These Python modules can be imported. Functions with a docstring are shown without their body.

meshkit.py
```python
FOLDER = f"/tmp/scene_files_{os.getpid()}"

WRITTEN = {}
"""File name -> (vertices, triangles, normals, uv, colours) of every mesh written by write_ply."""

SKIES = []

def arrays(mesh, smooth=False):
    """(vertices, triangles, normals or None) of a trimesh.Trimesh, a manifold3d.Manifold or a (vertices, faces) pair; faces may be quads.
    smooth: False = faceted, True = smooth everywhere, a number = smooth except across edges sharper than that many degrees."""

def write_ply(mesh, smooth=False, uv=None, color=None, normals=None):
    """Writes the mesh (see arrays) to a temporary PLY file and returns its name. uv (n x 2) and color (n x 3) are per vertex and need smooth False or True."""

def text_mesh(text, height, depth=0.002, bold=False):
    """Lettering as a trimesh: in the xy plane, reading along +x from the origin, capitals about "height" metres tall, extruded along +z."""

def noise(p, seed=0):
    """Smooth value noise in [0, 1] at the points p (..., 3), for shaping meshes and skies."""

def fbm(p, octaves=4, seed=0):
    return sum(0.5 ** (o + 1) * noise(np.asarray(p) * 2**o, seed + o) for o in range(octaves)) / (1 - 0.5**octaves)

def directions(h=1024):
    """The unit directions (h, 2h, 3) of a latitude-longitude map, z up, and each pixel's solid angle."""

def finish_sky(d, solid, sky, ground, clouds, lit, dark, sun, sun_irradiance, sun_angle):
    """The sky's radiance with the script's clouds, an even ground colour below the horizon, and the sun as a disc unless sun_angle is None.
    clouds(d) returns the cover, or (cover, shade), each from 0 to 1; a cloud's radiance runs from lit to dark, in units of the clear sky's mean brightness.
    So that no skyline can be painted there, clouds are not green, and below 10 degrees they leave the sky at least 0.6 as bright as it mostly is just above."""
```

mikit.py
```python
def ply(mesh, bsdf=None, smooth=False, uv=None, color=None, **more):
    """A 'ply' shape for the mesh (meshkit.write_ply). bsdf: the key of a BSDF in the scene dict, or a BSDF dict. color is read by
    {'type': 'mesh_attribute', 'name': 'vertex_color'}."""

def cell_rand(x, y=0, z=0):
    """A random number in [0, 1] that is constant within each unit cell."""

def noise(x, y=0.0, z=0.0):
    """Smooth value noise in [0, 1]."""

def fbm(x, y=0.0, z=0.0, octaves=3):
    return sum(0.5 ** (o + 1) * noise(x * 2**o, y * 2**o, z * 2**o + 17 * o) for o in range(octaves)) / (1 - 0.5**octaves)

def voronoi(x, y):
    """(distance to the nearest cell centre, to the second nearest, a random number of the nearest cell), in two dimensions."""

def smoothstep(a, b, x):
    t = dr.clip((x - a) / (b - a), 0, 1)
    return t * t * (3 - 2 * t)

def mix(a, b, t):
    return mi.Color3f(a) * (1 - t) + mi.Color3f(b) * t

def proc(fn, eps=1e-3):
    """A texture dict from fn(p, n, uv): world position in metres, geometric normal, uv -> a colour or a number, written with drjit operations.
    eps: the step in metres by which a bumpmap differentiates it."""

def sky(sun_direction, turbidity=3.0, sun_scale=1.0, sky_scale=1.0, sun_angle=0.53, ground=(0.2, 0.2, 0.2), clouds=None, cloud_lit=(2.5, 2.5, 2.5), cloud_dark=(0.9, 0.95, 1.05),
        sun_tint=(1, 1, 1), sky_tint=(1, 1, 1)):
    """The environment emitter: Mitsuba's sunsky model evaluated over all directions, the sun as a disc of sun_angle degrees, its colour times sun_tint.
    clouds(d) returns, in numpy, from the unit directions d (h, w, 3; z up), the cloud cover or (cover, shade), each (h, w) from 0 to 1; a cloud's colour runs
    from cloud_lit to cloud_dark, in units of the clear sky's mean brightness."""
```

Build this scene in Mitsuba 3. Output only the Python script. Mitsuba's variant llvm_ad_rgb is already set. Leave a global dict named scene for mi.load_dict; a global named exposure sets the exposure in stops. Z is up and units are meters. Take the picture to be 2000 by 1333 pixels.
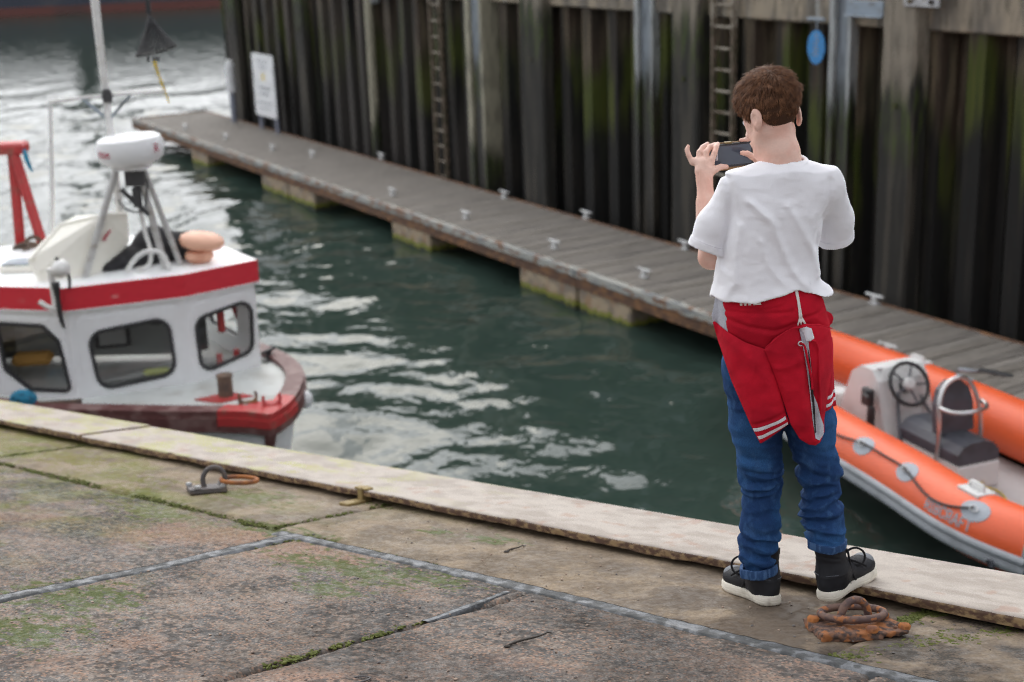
import math, numpy as np, trimesh, shapely, shapely.geometry.polygon, drjit as dr, mitsuba as mi
import mikit, meshkit
from mikit import ply, proc, noise, fbm, voronoi, smoothstep, mix, cell_rand
from shapely.geometry import Polygon, LineString, Point

scene, labels = {}, {}
T = mi.ScalarTransform4f
rng = np.random.default_rng(7)
V = lambda *a: np.array(a, float)

# ---------------------------------------------------------------- camera, sky, exposure
PITCH, ROLL, EYE = math.radians(16.8), math.atan(.036), V(0, 0, 4.3)
_fw = V(0, math.cos(PITCH), -math.sin(PITCH))
_up = math.sin(ROLL) * V(1, 0, 0) + math.cos(ROLL) * V(0, math.sin(PITCH), math.cos(PITCH))
scene['camera'] = {'type': 'thinlens', 'fov': 39.6, 'fov_axis': 'x', 'aperture_radius': 0.0085, 'focus_distance': 3.88,
                   'near_clip': 0.05, 'far_clip': 3000.0, 'to_world': T().look_at(EYE.tolist(), (EYE + _fw).tolist(), _up.tolist())}
def overcast(d):
    n = meshkit.fbm(d * V(3, 3, 6), 4, 5) - .5
    glow = np.exp(-(np.arccos(np.clip(d @ V(-.20, .80, .60) / np.linalg.norm((-.20, .80, .60)), -1, 1)) / .72) ** 2)   # the hidden sun brightens the cloud round it
    return np.ones(d.shape[:2]), np.clip(1 - glow + .5 * n, 0, 1)
scene['sky'] = mikit.sky((-.20, .80, .60), 3.0, sun_scale=0.06, sun_angle=26, sun_tint=(.85, .95, 1.1), clouds=overcast, cloud_lit=(8.5, 8.55, 8.65), cloud_dark=(2.3, 2.35, 2.5))
exposure = 2.12

# ---------------------------------------------------------------- helpers
def label(key, text=None, category=None, group=None, kind=None):
    d = labels.setdefault(key, {})
    for k, v in (('label', text), ('category', category), ('group', group), ('kind', kind)):
        if v: d[k] = v
_taken = set()
def key_for(name, parent=None):
    k = parent + '__' + name if parent else name
    if k not in _taken:
        _taken.add(k); return k
    i = 1
    while f'{k}_{i:03d}' in _taken: i += 1
    k = f'{k}_{i:03d}'; _taken.add(k)
    return k
def thing(name, text, category, group=None):
    k = key_for(name); label(k, text, category, group); return k
def add(name, mesh, bsdf, parent=None, smooth=False, **more):
    if isinstance(mesh, list): mesh = cat(mesh)
    k = key_for(name, parent); scene[k] = ply(mesh, bsdf, smooth, **more); return k
def copy(name, src, to_world, parent=None, bsdf=None):
    k = key_for(name, parent); scene[k] = {**scene[src], 'to_world': to_world}
    if bsdf: scene[k]['bsdf'] = {'type': 'ref', 'id': bsdf}
    return k
def cat(ms): return trimesh.util.concatenate([trimesh.Trimesh(np.array(m.vertices), np.array(m.faces), process=False) for m in ms])
def moved(m, M): m = m.copy(); m.apply_transform(M); return m
def frame(o, x, y, z):
    M = np.eye(4); M[:3, 0], M[:3, 1], M[:3, 2], M[:3, 3] = x, y, z, o; return M
def to(M): return T(np.asarray(M).tolist())
def box(x0, x1, y0, y1, z0, z1, ch=0.0):
    if ch <= 0:
        m = trimesh.creation.box((x1 - x0, y1 - y0, z1 - z0)); m.apply_translation(((x0 + x1) / 2, (y0 + y1) / 2, (z0 + z1) / 2)); return m
    p = []
    for a, b, c in ((ch, 0, 0), (0, ch, 0), (0, 0, ch)):
        for sx in (x0 + ch - a, x1 - ch + a):
            for sy in (y0 + ch - b, y1 - ch + b):
                for sz in (z0 + ch - c, z1 - ch + c): p.append((sx, sy, sz))
    return trimesh.convex.convex_hull(np.array(p))
def extrude(poly, h):
    gs = getattr(poly, 'geoms', [poly])
    return cat([trimesh.creation.extrude_polygon(g, h, engine='earcut') for g in gs])
def tube(pts, r, n=10, closed=False, caps=True):
    p = np.asarray(pts, float); m = len(p); r = np.broadcast_to(r, (m,)).astype(float)
    t = (np.roll(p, -1, 0) - np.roll(p, 1, 0)) if closed else np.gradient(p, axis=0)
    t /= np.linalg.norm(t, axis=1, keepdims=True) + 1e-12
    a = np.cross(t[0], [0, 0, 1.0]) if abs(t[0][2]) < .9 else np.cross(t[0], [1.0, 0, 0])
    a /= np.linalg.norm(a); A = [a]
    for i in range(1, m):
        a = A[-1] - t[i] * (A[-1] @ t[i]); A.append(a / np.linalg.norm(a))
    A = np.array(A); B = np.cross(t, A); g = np.arange(n) * 2 * np.pi / n
    v = p[:, None] + r[:, None, None] * (np.cos(g)[None, :, None] * A[:, None] + np.sin(g)[None, :, None] * B[:, None])
    v = v.reshape(-1, 3); q = []
    for i in range(m if closed else m - 1):
        k = (i + 1) % m
        for j in range(n):
            l = (j + 1) % n
            q += [(i * n + j, i * n + l, k * n + l), (i * n + j, k * n + l, k * n + j)]
    if caps and not closed:
        v = np.vstack([v, p[0], p[-1]])
        for j in range(n):
            l = (j + 1) % n
            q += [(len(v) - 2, l, j), (len(v) - 1, (m - 1) * n + j, (m - 1) * n + l)]
    f = trimesh.Trimesh(v, np.array(q)[:, ::-1] if False else np.array(q), process=False)
    return f if f.volume > 0 else trimesh.Trimesh(v, np.array(q)[:, ::-1], process=False)
def spline(pts, n=40, closed=False):
    from scipy.interpolate import CubicSpline
    p = np.asarray(pts, float)
    if closed: p = np.vstack([p, p[:1]])
    d = np.r_[0, np.cumsum(np.linalg.norm(np.diff(p, axis=0), axis=1) ** .6)]
    c = CubicSpline(d, p, bc_type='periodic' if closed else 'natural')
    return c(np.linspace(0, d[-1], n, endpoint=not closed))
def taubin(m, it):
    from scipy.sparse import coo_matrix
    e = m.edges_unique; n = len(m.vertices); A = coo_matrix((np.ones(2 * len(e)), (np.r_[e[:, 0], e[:, 1]], np.r_[e[:, 1], e[:, 0]])), (n, n)).tocsr(); dg = np.maximum(np.asarray(A.sum(1)), 1)
    v = np.array(m.vertices)
    for _ in range(it):
        for l in (.5, -.52): v = v + l * (A @ v / dg - v)
    return trimesh.Trimesh(v, m.faces, process=False)
def outward(m): return m if m.volume > 0 else trimesh.Trimesh(m.vertices, m.faces[:, ::-1], process=False)
def lathe(prof, n=32):
    p = np.asarray(prof, float); m = trimesh.creation.revolve(p, sections=n); return m if m.volume > 0 else trimesh.Trimesh(m.vertices, m.faces[:, ::-1], process=False)
def ellipsoid(c, r, R=None, sub=3):
    m = trimesh.creation.icosphere(sub); m.vertices = m.vertices * np.asarray(r)
    if R is not None: m.vertices = m.vertices @ np.asarray(R).T
    m.vertices = m.vertices + np.asarray(c); return m
def cyl(p0, p1, r, n=14, r2=None): return tube([p0, p1], [r, r if r2 is None else r2], n)
def jitter(m, amp, freq, seed=0):
    v = np.array(m.vertices); n = np.array(m.vertex_normals)
    m = m.copy(); m.vertices = v + n * (amp * 2 * (meshkit.fbm(v * freq, 4, seed) - .5))[:, None]; return m
def nets(f, lo, hi, h):
    """Naive surface nets of f < 0 on a grid of spacing h."""
    lo, hi = V(*lo), V(*hi); N = np.ceil((hi - lo) / h).astype(int) + 1
    ax = [lo[i] + h * np.arange(N[i]) for i in range(3)]
    F = np.concatenate([f(np.stack(np.meshgrid(ax[0][i:i + 16], ax[1], ax[2], indexing='ij'), -1).reshape(-1, 3)).reshape(-1, N[1], N[2]) for i in range(0, N[0], 16)])
    C = np.zeros(tuple(N - 1) + (3,)); cnt = np.zeros(tuple(N - 1)); E = []
    for a in range(3):
        s0 = [slice(None)] * 3; s1 = [slice(None)] * 3; s0[a] = slice(0, -1); s1[a] = slice(1, None)
        A, B = F[tuple(s0)], F[tuple(s1)]; idx = np.argwhere((A < 0) != (B < 0))
        va, vb = A[tuple(idx.T)], B[tuple(idx.T)]
        P = idx.astype(float); P[:, a] += va / (va - vb)
        b, c = (a + 1) % 3, (a + 2) % 3
        for db in (0, -1):
            for dc in (0, -1):
                J = idx.copy(); J[:, b] += db; J[:, c] += dc
                ok = np.all((J >= 0) & (J < N - 1), 1)
                np.add.at(C, tuple(J[ok].T), P[ok]); np.add.at(cnt, tuple(J[ok].T), 1)
        E.append((a, idx, va < 0))
    ids = -np.ones(tuple(N - 1), int); act = np.argwhere(cnt > 0); ids[tuple(act.T)] = np.arange(len(act))
    v = lo + h * (C[tuple(act.T)] / cnt[tuple(act.T)][:, None]); faces = []
    for a, idx, neg in E:
        b, c = (a + 1) % 3, (a + 2) % 3
        ok = (idx[:, b] > 0) & (idx[:, c] > 0) & (idx[:, b] < N[b] - 1) & (idx[:, c] < N[c] - 1); idx, ng = idx[ok], neg[ok]
        q = []
        for db, dc in ((-1, -1), (0, -1), (0, 0), (-1, 0)):
            J = idx.copy(); J[:, b] += db; J[:, c] += dc; q.append(ids[tuple(J.T)])
        q = np.stack(q, 1); q[~ng] = q[~ng][:, ::-1]; faces.append(q)
    q = np.vstack(faces); q = q[(q >= 0).all(1)]
    return trimesh.Trimesh(v, np.vstack([q[:, [0, 1, 2]], q[:, [0, 2, 3]]]), process=False)
def lens(p): return np.sqrt((p * p).sum(-1))
def sd_cap(p, a, b, ra, rb):
    a, b = V(*a), V(*b); ab = b - a; t = np.clip((p - a) @ ab / (ab @ ab), 0, 1); return lens(p - a - t[:, None] * ab) - (ra + (rb - ra) * t)
def sd_ell(p, c, r, R=None):
    q = p - V(*c); q = q @ R if R is not None else q; k = lens(q / V(*r)); k2 = lens(q / V(*r) ** 2); return k * (k - 1) / np.maximum(k2, 1e-9)
def smin(k, *ds):
    o = ds[0]
    for d in ds[1:]:
        h = np.clip(.5 + .5 * (d - o) / k, 0, 1); o = d * (1 - h) + o * h - k * h * (1 - h)
    return o
def rotz(a): c, s = math.cos(a), math.sin(a); return np.array([[c, -s, 0], [s, c, 0], [0, 0, 1.0]])
def rotx(a): c, s = math.cos(a), math.sin(a); return np.array([[1, 0, 0], [0, c, -s], [0, s, c.real]])
def roty(a): c, s = math.cos(a), math.sin(a); return np.array([[c, 0, s], [0, 1, 0], [-s, 0, c]])

# ---------------------------------------------------------------- materials
def mat(key, col, rough=.6, bump=None, bscale=1.0, eps=1e-3, metal=0.0, spec=.5, two=True, **kw):
    c = proc(col) if callable(col) else {'type': 'rgb', 'value': list(col)}
    r = proc(rough) if callable(rough) else rough
    b = {'type': 'principled', 'base_color': c, 'roughness': r, 'metallic': metal, 'specular': spec, **kw}
    if bump is not None: b = {'type': 'bumpmap', 'arbitrary': proc(bump, eps), 'scale': bscale, 'bsdf': b}
    if two: b = {'type': 'twosided', 'bsdf': b}
    b['id'] = key; scene[key] = b; return key
def dirty(base, dirt, amt=.5, f=6.0, fz=None, var=.16):
    op = lambda x: dr.opaque(mi.Float, float(x))                     # as data, so that all these textures share one piece of code
    B, D, a, ff, fv, vr = mi.Color3f(*map(op, base)), mi.Color3f(*map(op, dirt)), op(amt), op(f), op(fz or f), op(var)
    def fn(p, n, uv):
        m = fbm(p.x * ff, p.y * ff, p.z * fv, 3)
        t = dr.clip((m - (1 - a - .15)) / .35, 0, 1); t = t * t * (3 - 2 * t)
        return (B * (1 - t) + D * t) * (1 + vr * (noise(p.x * 31, p.y * 31, p.z * 31) - .5))
    return fn

# ---------------------------------------------------------------- slipway frame: s down the slip along the kerb, t away from the water, n up
P0 = V(.736, 3.75, 2.312)
SD, SE, SN = V(-.7032, .6981, -.1351), V(-.7108, -.6854, .1570), V(.0170, .2062, .9784)
SD /= np.linalg.norm(SD); SN -= SD * (SN @ SD); SN /= np.linalg.norm(SN); SE = np.cross(SN, SD)
def sl(s, t, n=0.0): return P0 + np.multiply.outer(np.asarray(s, float), SD) + np.multiply.outer(np.asarray(t, float), SE) + np.multiply.outer(np.asarray(n, float), SN)
SLM = frame(P0, SD, SE, SN)
def stn(p):
    q = p - mi.Point3f(*P0.tolist()); return dr.dot(q, mi.Vector3f(*SD.tolist())), dr.dot(q, mi.Vector3f(*SE.tolist())), dr.dot(q, mi.Vector3f(*SN.tolist()))
MOSS = [(1.24, .47, .2, .1), (1.2, .68, .14, .08), (1.03, .4, .14, .07), (2.72, .43, .3, .1), (4.4, .0, .7, .16), (3.21, .25, .3, .09), (1.54, 1.6, .2, .16), (2.69, -.02, .22, .12), (3.58, .1, .35, .1),
        (1.30, -.12, .1, .05), (1.53, -.07, .08, .05), (2.0, .3, .3, .07), (5.2, -.2, .8, .16), (1.5, .5, .2, .1), (1.75, 1.3, .25, .15)]
def ground_col(p, n, uv):
    s, t, h = stn(p)
    front = smoothstep(.26, .34, t)                                  # rough aggregate slabs uphill, smoother edge slabs by the kerb
    big = fbm(s * 1.3, t * 2.1, 3.0, 4); mid = fbm(s * 7, t * 9, 1.0, 4); fine = noise(s * 210, t * 210, 5.0)
    d1, d2, id1 = voronoi(s * 105, t * 125)
    brush = noise(s * 9, t * 55, 2.)                                  # brushed streaks across the slabs
    edge = mix((.27, .215, .155), (.165, .130, .094), smoothstep(.32, .68, mid)) * (.78 + .44 * fine)
    st3 = fbm(s * 9 + 3, t * 9, 8., 4); edge = mix(edge, (.095, .072, .054), smoothstep(1.5, -.2, s) * smoothstep(.3, .56, st3) * .85)
    edge = mix(edge, (.030, .027, .022), smoothstep(-.1, -.5, s + .3 * (st3 - .5)) * smoothstep(.50, .60, st3 + .3 * (fine - .5)) * .8)
    agg = mix((.205, .165, .138), (.105, .096, .092), smoothstep(.36, .66, mid * .7 + brush * .3))
    agg = mix(agg, (.30, .185, .135), smoothstep(.50, .72, big) * .75)
    stones = dr.select(id1 < .24, mi.Color3f(.40, .24, .17), dr.select(id1 < .52, mi.Color3f(.045, .044, .047), dr.select(id1 < .66, mi.Color3f(.32, .28, .245), agg)))
    agg = mix(agg, stones, smoothstep(.55, .36, d1) * .62)
    dark = smoothstep(.50, .60, fbm(s * 5 + 4, t * 7, 7., 4)) * smoothstep(.42, .6, noise(s * 70, t * 90, 3.))
    agg = mix(agg, (.045, .042, .040), dark * .75)
    wet = smoothstep(.42, .6, fbm(s * 2.3 + 9, t * 2.9, 2.0, 3)) * smoothstep(1.4, .3, s)
    agg = agg * (1 - .5 * wet)
    c = mix(edge, agg, front)
    m = mi.Float(0)
    for a, b, ra, rb in MOSS: m = dr.maximum(m, 1 - dr.sqrt(dr.square((s - a) / (ra * 1.9)) + dr.square((t - b) / (rb * 1.9))))
    pat = fbm(s * 20, t * 48, 4.0, 4); grain = fbm(s * 90, t * 130, 2.0, 2)
    mm = smoothstep(.50, .70, pat * .7 + m * .42 + (grain - .5) * .35) * (m > 0)
    mm = dr.maximum(mm, smoothstep(.64, .76, fbm(s * 6 + 5, t * 9, 6.0, 4) + (grain - .5) * .25) * smoothstep(1.0, 3.5, s) * .7)
    moss = mix((.048, .088, .008), (.185, .165, .030), smoothstep(1.6, 4.0, s) * .7 + .3 * fine)
    c = mix(c, moss, mm * .85)
    thin = smoothstep(.42, .7, fbm(s * 3 + 2, t * 4, 9.0, 3)) * smoothstep(1.2, 3.8, s)
    return mix(c, c * mi.Color3f(.80, .95, .55), thin) * mi.Color3f(.80, .765, .72)
def ground_bump(p, n, uv):
    s, t, h = stn(p); front = smoothstep(.26, .34, t)
    return fbm(s * 70, t * 80, 0., 2) * .0045 + noise(s * 210, t * 230, 1.) * (.0008 + .0016 * front)
def ground_rough(p, n, uv):
    s, t, h = stn(p); return .42 + .35 * fbm(s * 5, t * 7, 2., 3) + .25 * smoothstep(.2, .7, noise(s * 60, t * 60))
mat('slip_concrete', ground_col, ground_rough, ground_bump, 1.0, eps=.0015)
mat('slip_dark', (.035, .032, .026), .8)
mat('tar', lambda p, n, uv: mix((.125, .132, .142), (.042, .045, .047), smoothstep(.35, .58, fbm(p.x * 40, p.y * 40, p.z * 40, 4))) * (.75 + .5 * noise(p.x * 300, p.y * 300, p.z * 300)),
    lambda p, n, uv: .3 + .5 * noise(p.x * 40, p.y * 40, p.z * 40))
mat('moss_leaf', lambda p, n, uv: mix((.035, .055, .010), (.14, .145, .03), fbm(p.x * 60, p.y * 60, p.z * 60, 3)), .9)
def kerb_col(p, n, uv):
    s, t, h = stn(p)
    m = fbm(s * 9, t * 14, h * 30, 4); f = noise(s * 420, t * 420, h * 420)
    c = mix((.385, .34, .295), (.295, .252, .215), smoothstep(.38, .66, m)) * (.86 + .28 * f)
    c = mix(c, (.30, .17, .12), smoothstep(.62, .76, fbm(s * 14 + 3, t * 14, 1., 4)) * .45)
    lichen = smoothstep(.52, .66, fbm(s * 7, t * 16, 2., 4) + .22 * smoothstep(-.60, -.69, t) - .0) * smoothstep(1.2, 3.2, s) * smoothstep(.55, .45, f * .3 + .35)
    c = mix(c, (.33, .34, .05), lichen * .8)
    side = smoothstep(.7, .4, dr.abs(dr.dot(n, mi.Vector3f(*SN.tolist()))))
    rust = mix((.085, .045, .028), (.27, .18, .09), smoothstep(.4, .66, fbm(s * 45, t * 45, h * 60, 4)))
    return mix(c, rust, side)
mat('kerb_concrete', kerb_col, .62)

# ---------------------------------------------------------------- slipway
def grid(s0, s1, t0, t1, ds, hfun):
    S = np.linspace(s0, s1, max(2, int(round((s1 - s0) / ds)) + 1)); Q = np.linspace(t0, t1, max(2, int(round((t1 - t0) / ds)) + 1))
    s, t = np.meshgrid(S, Q, indexing='ij'); n = hfun(s, t); v = sl(s.ravel(), t.ravel(), n.ravel()); a, b = s.shape
    i = (np.arange(a - 1)[:, None] * b + np.arange(b - 1)[None]).ravel()
    f = np.vstack([np.stack([i, i + b, i + b + 1], 1), np.stack([i, i + b + 1, i + 1], 1)])
    m = trimesh.Trimesh(v, f, process=False)
    return m if (m.face_normals @ SN).mean() > 0 else trimesh.Trimesh(v, f[:, ::-1], process=False)
def fb(s, t, f, seed=0, o=4): return meshkit.fbm(np.stack([s * f, t * f, np.full_like(s, seed * 3.7)], -1), o, seed) - .5
def slab_h(s0, s1, t0, t1, wear):
    def h(s, t):
        wob = .035 * fb(s, t, 9, 3) + .02 * fb(s, t, 33, 4)
        e = np.minimum(np.minimum(s - s0, s1 - s), np.minimum(t - t0, t1 - t)) + wob
        drop = np.clip((wear - e) / wear, 0, None) ** 1.6 * .022
        return .010 * fb(s, t, 2.2, 1) + .006 * fb(s, t, 12, 2) + .0035 * fb(s, t, 55, 6, 3) - np.minimum(drop, .03)
    return h
base = grid(-14, 13.5, -.74, 16, .5, lambda s, t: 0 * s - .022)
key_for('slipway'); scene['slipway'] = ply(base, 'slip_dark'); label('slipway', 'mossy concrete slipway sloping down beside the kerb', kind='structure')
face = box(-14, 13.5, -.745, -.70, -6, -.023); face.apply_transform(SLM); add('retaining_face', face, 'slip_dark', 'slipway')
for s0, s1 in ((-5.5, -2.9), (-2.9, -.33), (-.33, 2.10), (2.10, 4.59), (4.59, 7.1), (7.1, 9.6)):
    fine = s1 > -1 and s0 < 7
    add('slab', grid(s0, s1, -.72, .285, .012 if fine else .06, slab_h(s0, s1, -.72, .285, .03)), 'slip_concrete', 'slipway', True)
for s0, s1 in ((-4.0, -1.75), (-1.75, -.52), (-.52, .69), (.69, 1.875), (1.875, 4.4), (4.4, 6.8)):
    fine = s1 > -1 and s0 < 4
    add('slab', grid(s0, s1, .30, 2.3, .012 if fine else .06, slab_h(s0, s1, .30, 2.3, .022)), 'slip_concrete', 'slipway', True)
    add('slab', grid(s0, s1, 2.32, 5.0, .08, slab_h(s0, s1, 2.32, 5.0, .03)), 'slip_concrete', 'slipway', True)
def strip(path, w, hh, seed):
    p = np.array(path); d = np.r_[0, np.cumsum(np.linalg.norm(np.diff(p, axis=0), axis=1))]; k = int(d[-1] / .012); q = np.linspace(0, d[-1], k)
    c = np.stack([np.interp(q, d, p[:, 0]), np.interp(q, d, p[:, 1])], 1); g = np.gradient(c, axis=0); g /= np.linalg.norm(g, axis=1, keepdims=True); nn = np.stack([-g[:, 1], g[:, 0]], 1)
    u = np.linspace(-1, 1, 9); ww = w * (1 + .55 * fb(q, 0 * q, 5, seed) + .5 * fb(q, 0 * q, 22, seed + 1)); ww2 = w * (1 + .55 * fb(q, 0 * q, 5, seed + 5) + .5 * fb(q, 0 * q, 22, seed + 6))
    off = np.where(u[None] < 0, ww[:, None], ww2[:, None]) * u[None]
    P = c[:, None] + nn[:, None] * off[..., None]; h = hh * (1 - u[None] ** 4) + .004 * fb(P[..., 0], P[..., 1], 30, seed) - .012 * (np.abs(u)[None] > .99)
    v = sl(P[..., 0].ravel(), P[..., 1].ravel(), h.ravel()); i = (np.arange(k - 1)[:, None] * 9 + np.arange(8)[None]).ravel()
    f = np.vstack([np.stack([i, i + 9, i + 10], 1), np.stack([i, i + 10, i + 1], 1)]); m = trimesh.Trimesh(v, f, process=False)
    return m if (m.face_normals @ SN).mean() > 0 else trimesh.Trimesh(v, f[:, ::-1], process=False)
add('joint_sealant', strip([(2.0, .33), (1.5, .31), (1.0, .295), (.5, .285), (0, .292), (-.7, .285), (-2.5, .29)], .036, .006, 11), 'tar', 'slipway', True)
add('joint_sealant', strip([(1.92, .36), (1.88, .9), (1.9, 1.5), (1.87, 2.3)], .042, .004, 23), 'tar', 'slipway', True)
add('joint_sealant', strip([(.745, .36), (.715, .55), (.69, .75)], .016, .003, 31), 'tar', 'slipway', True)
def clumps(pts, r0, r1, seed):
    g = np.random.default_rng(seed); base = trimesh.creation.icosphere(1); out = []
    for s, t in pts:
        r = g.uniform(r0, r1); m = base.copy(); m.vertices = m.vertices * (V(r, r, r * .6) * g.uniform(.7, 1.4, 3)) * (1 + .35 * g.standard_normal((len(m.vertices), 1)).clip(-1, 1))
        m.vertices = m.vertices @ rotz(g.uniform(0, 6)).T + V(s, t, -.004 + r * .15); out.append(m)
    m = cat(out); m.apply_transform(SLM); return m
g = np.random.default_rng(5); pts = []
for (s0, t0, s1, t1, k, w) in ((6.5, .29, 1.95, .29, 620, .022), (2.10, .27, 2.10, -.28, 60, .012), (4.6, .25, 4.6, -.3, 80, .02), (-.33, -.16, -.37, -.40, 240, .022), (1.9, .55, 1.9, .36, 40, .03), (.71, .75, .69, 1.3, 120, .012),
                               (-.36, .26, -.50, -.1, 130, .02), (-.50, -.1, -.62, -.3, 200, .03), (5.5, -.26, 1.2, -.25, 260, .02), (1.9, .29, .8, .262, 60, .01)):
    k = int(k * 3.2); u = np.clip(g.uniform(0, 1, k) + .03 * g.standard_normal(k).round(), 0, 1); u = u[meshkit.noise(np.stack([u * 14, u * 0 + s0, u * 0 + t0], -1), 2) > .38]; k = len(u); q = g.standard_normal((k, 2)) * w * (.3 + 1.4 * meshkit.noise(np.stack([u * 22, u * 0 + s0, u * 0], -1), 4)[:, None])
    wave = .03 * np.sin(u * 9 + s0)
    pts += [(s0 + (s1 - s0) * a + b[0], t0 + (t1 - t0) * a + b[1] + (c if s0 < -.3 and s1 < -.45 else 0)) for a, b, c in zip(u, q, wave)]
key_for('moss'); scene['moss'] = ply(clumps(pts, .002, .0065, 3), 'moss_leaf', True); label('moss', 'green moss growing in the slipway joints', 'moss', kind='stuff')

# kerb: pale boards raised on bearers along the water edge
key_for('kerb'); label('kerb', 'pale raised kerb along the water edge of the slipway', kind='structure')
def board(s0, s1, t0, t1, n0, n1, seed):
    ns = int((s1 - s0) / .015); S = np.linspace(s0, s1, ns + 1); prof = [(t0, n0), (t0 - .001, n1 - .006), (t0 + .006, n1)] + [(t0 + (t1 - t0) * k, n1) for k in np.linspace(.05, .95, 12)] + [(t1 - .006, n1), (t1 + .001, n1 - .006), (t1 + .002, (n0 + n1) / 2), (t1, n0)]
    prof = np.array(prof); k = len(prof); s = np.repeat(S[:, None], k, 1); t = np.repeat(prof[None, :, 0], ns + 1, 0); n = np.repeat(prof[None, :, 1], ns + 1, 0)
    low = (np.arange(k) >= k - 3)[None]; t = t + np.where(low, .014 * fb(s, n * 0 + 1, 7, seed) + .008 * fb(s, n * 40, 40, seed), .006 * fb(s, t * 0, 3, seed)); n = n + np.where(np.arange(k)[None] == k - 1, .018 * fb(s, n * 0 + 2, 5, seed + 2), .003 * fb(s, t, 4, seed + 1))
    v = sl(s.ravel(), t.ravel(), n.ravel()); i = (np.arange(ns)[:, None] * k + np.arange(k - 1)[None]).ravel(); f = np.vstack([np.stack([i, i + k, i + k + 1], 1), np.stack([i, i + k + 1, i + 1], 1)])
    j = np.arange(ns) * k; f = np.vstack([f, np.stack([j + k - 1, j + 2 * k - 1, j + k], 1), np.stack([j + k - 1, j + k, j], 1)])
    e = np.arange(1, k - 1); f = np.vstack([f, np.stack([0 * e, e, e + 1], 1), np.stack([0 * e + ns * k, ns * k + e + 1, ns * k + e], 1)])
    m = trimesh.Trimesh(v, f, process=False); return m if m.volume > 0 else trimesh.Trimesh(v, f[:, ::-1], process=False)
add('board', board(-4, 4.595, -.685, -.255, .022, .052, 41), 'kerb_concrete', 'kerb', 40)
add('board', board(4.61, 11, -.685, -.250, .026, .058, 47), 'kerb_concrete', 'kerb', 40)
for a in np.arange(-3.6, 11, 1.22):
    m = box(a - .06, a + .06, -.66, -.42, -.03, .024); m.apply_transform(SLM); add('bearer', m, 'slip_dark', 'kerb')
mat('brass', lambda p, n, uv: mix((.36, .27, .11), (.16, .11, .05), fbm(p.x * 60, p.y * 60, p.z * 60, 3)), .5, metal=.4)
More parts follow.
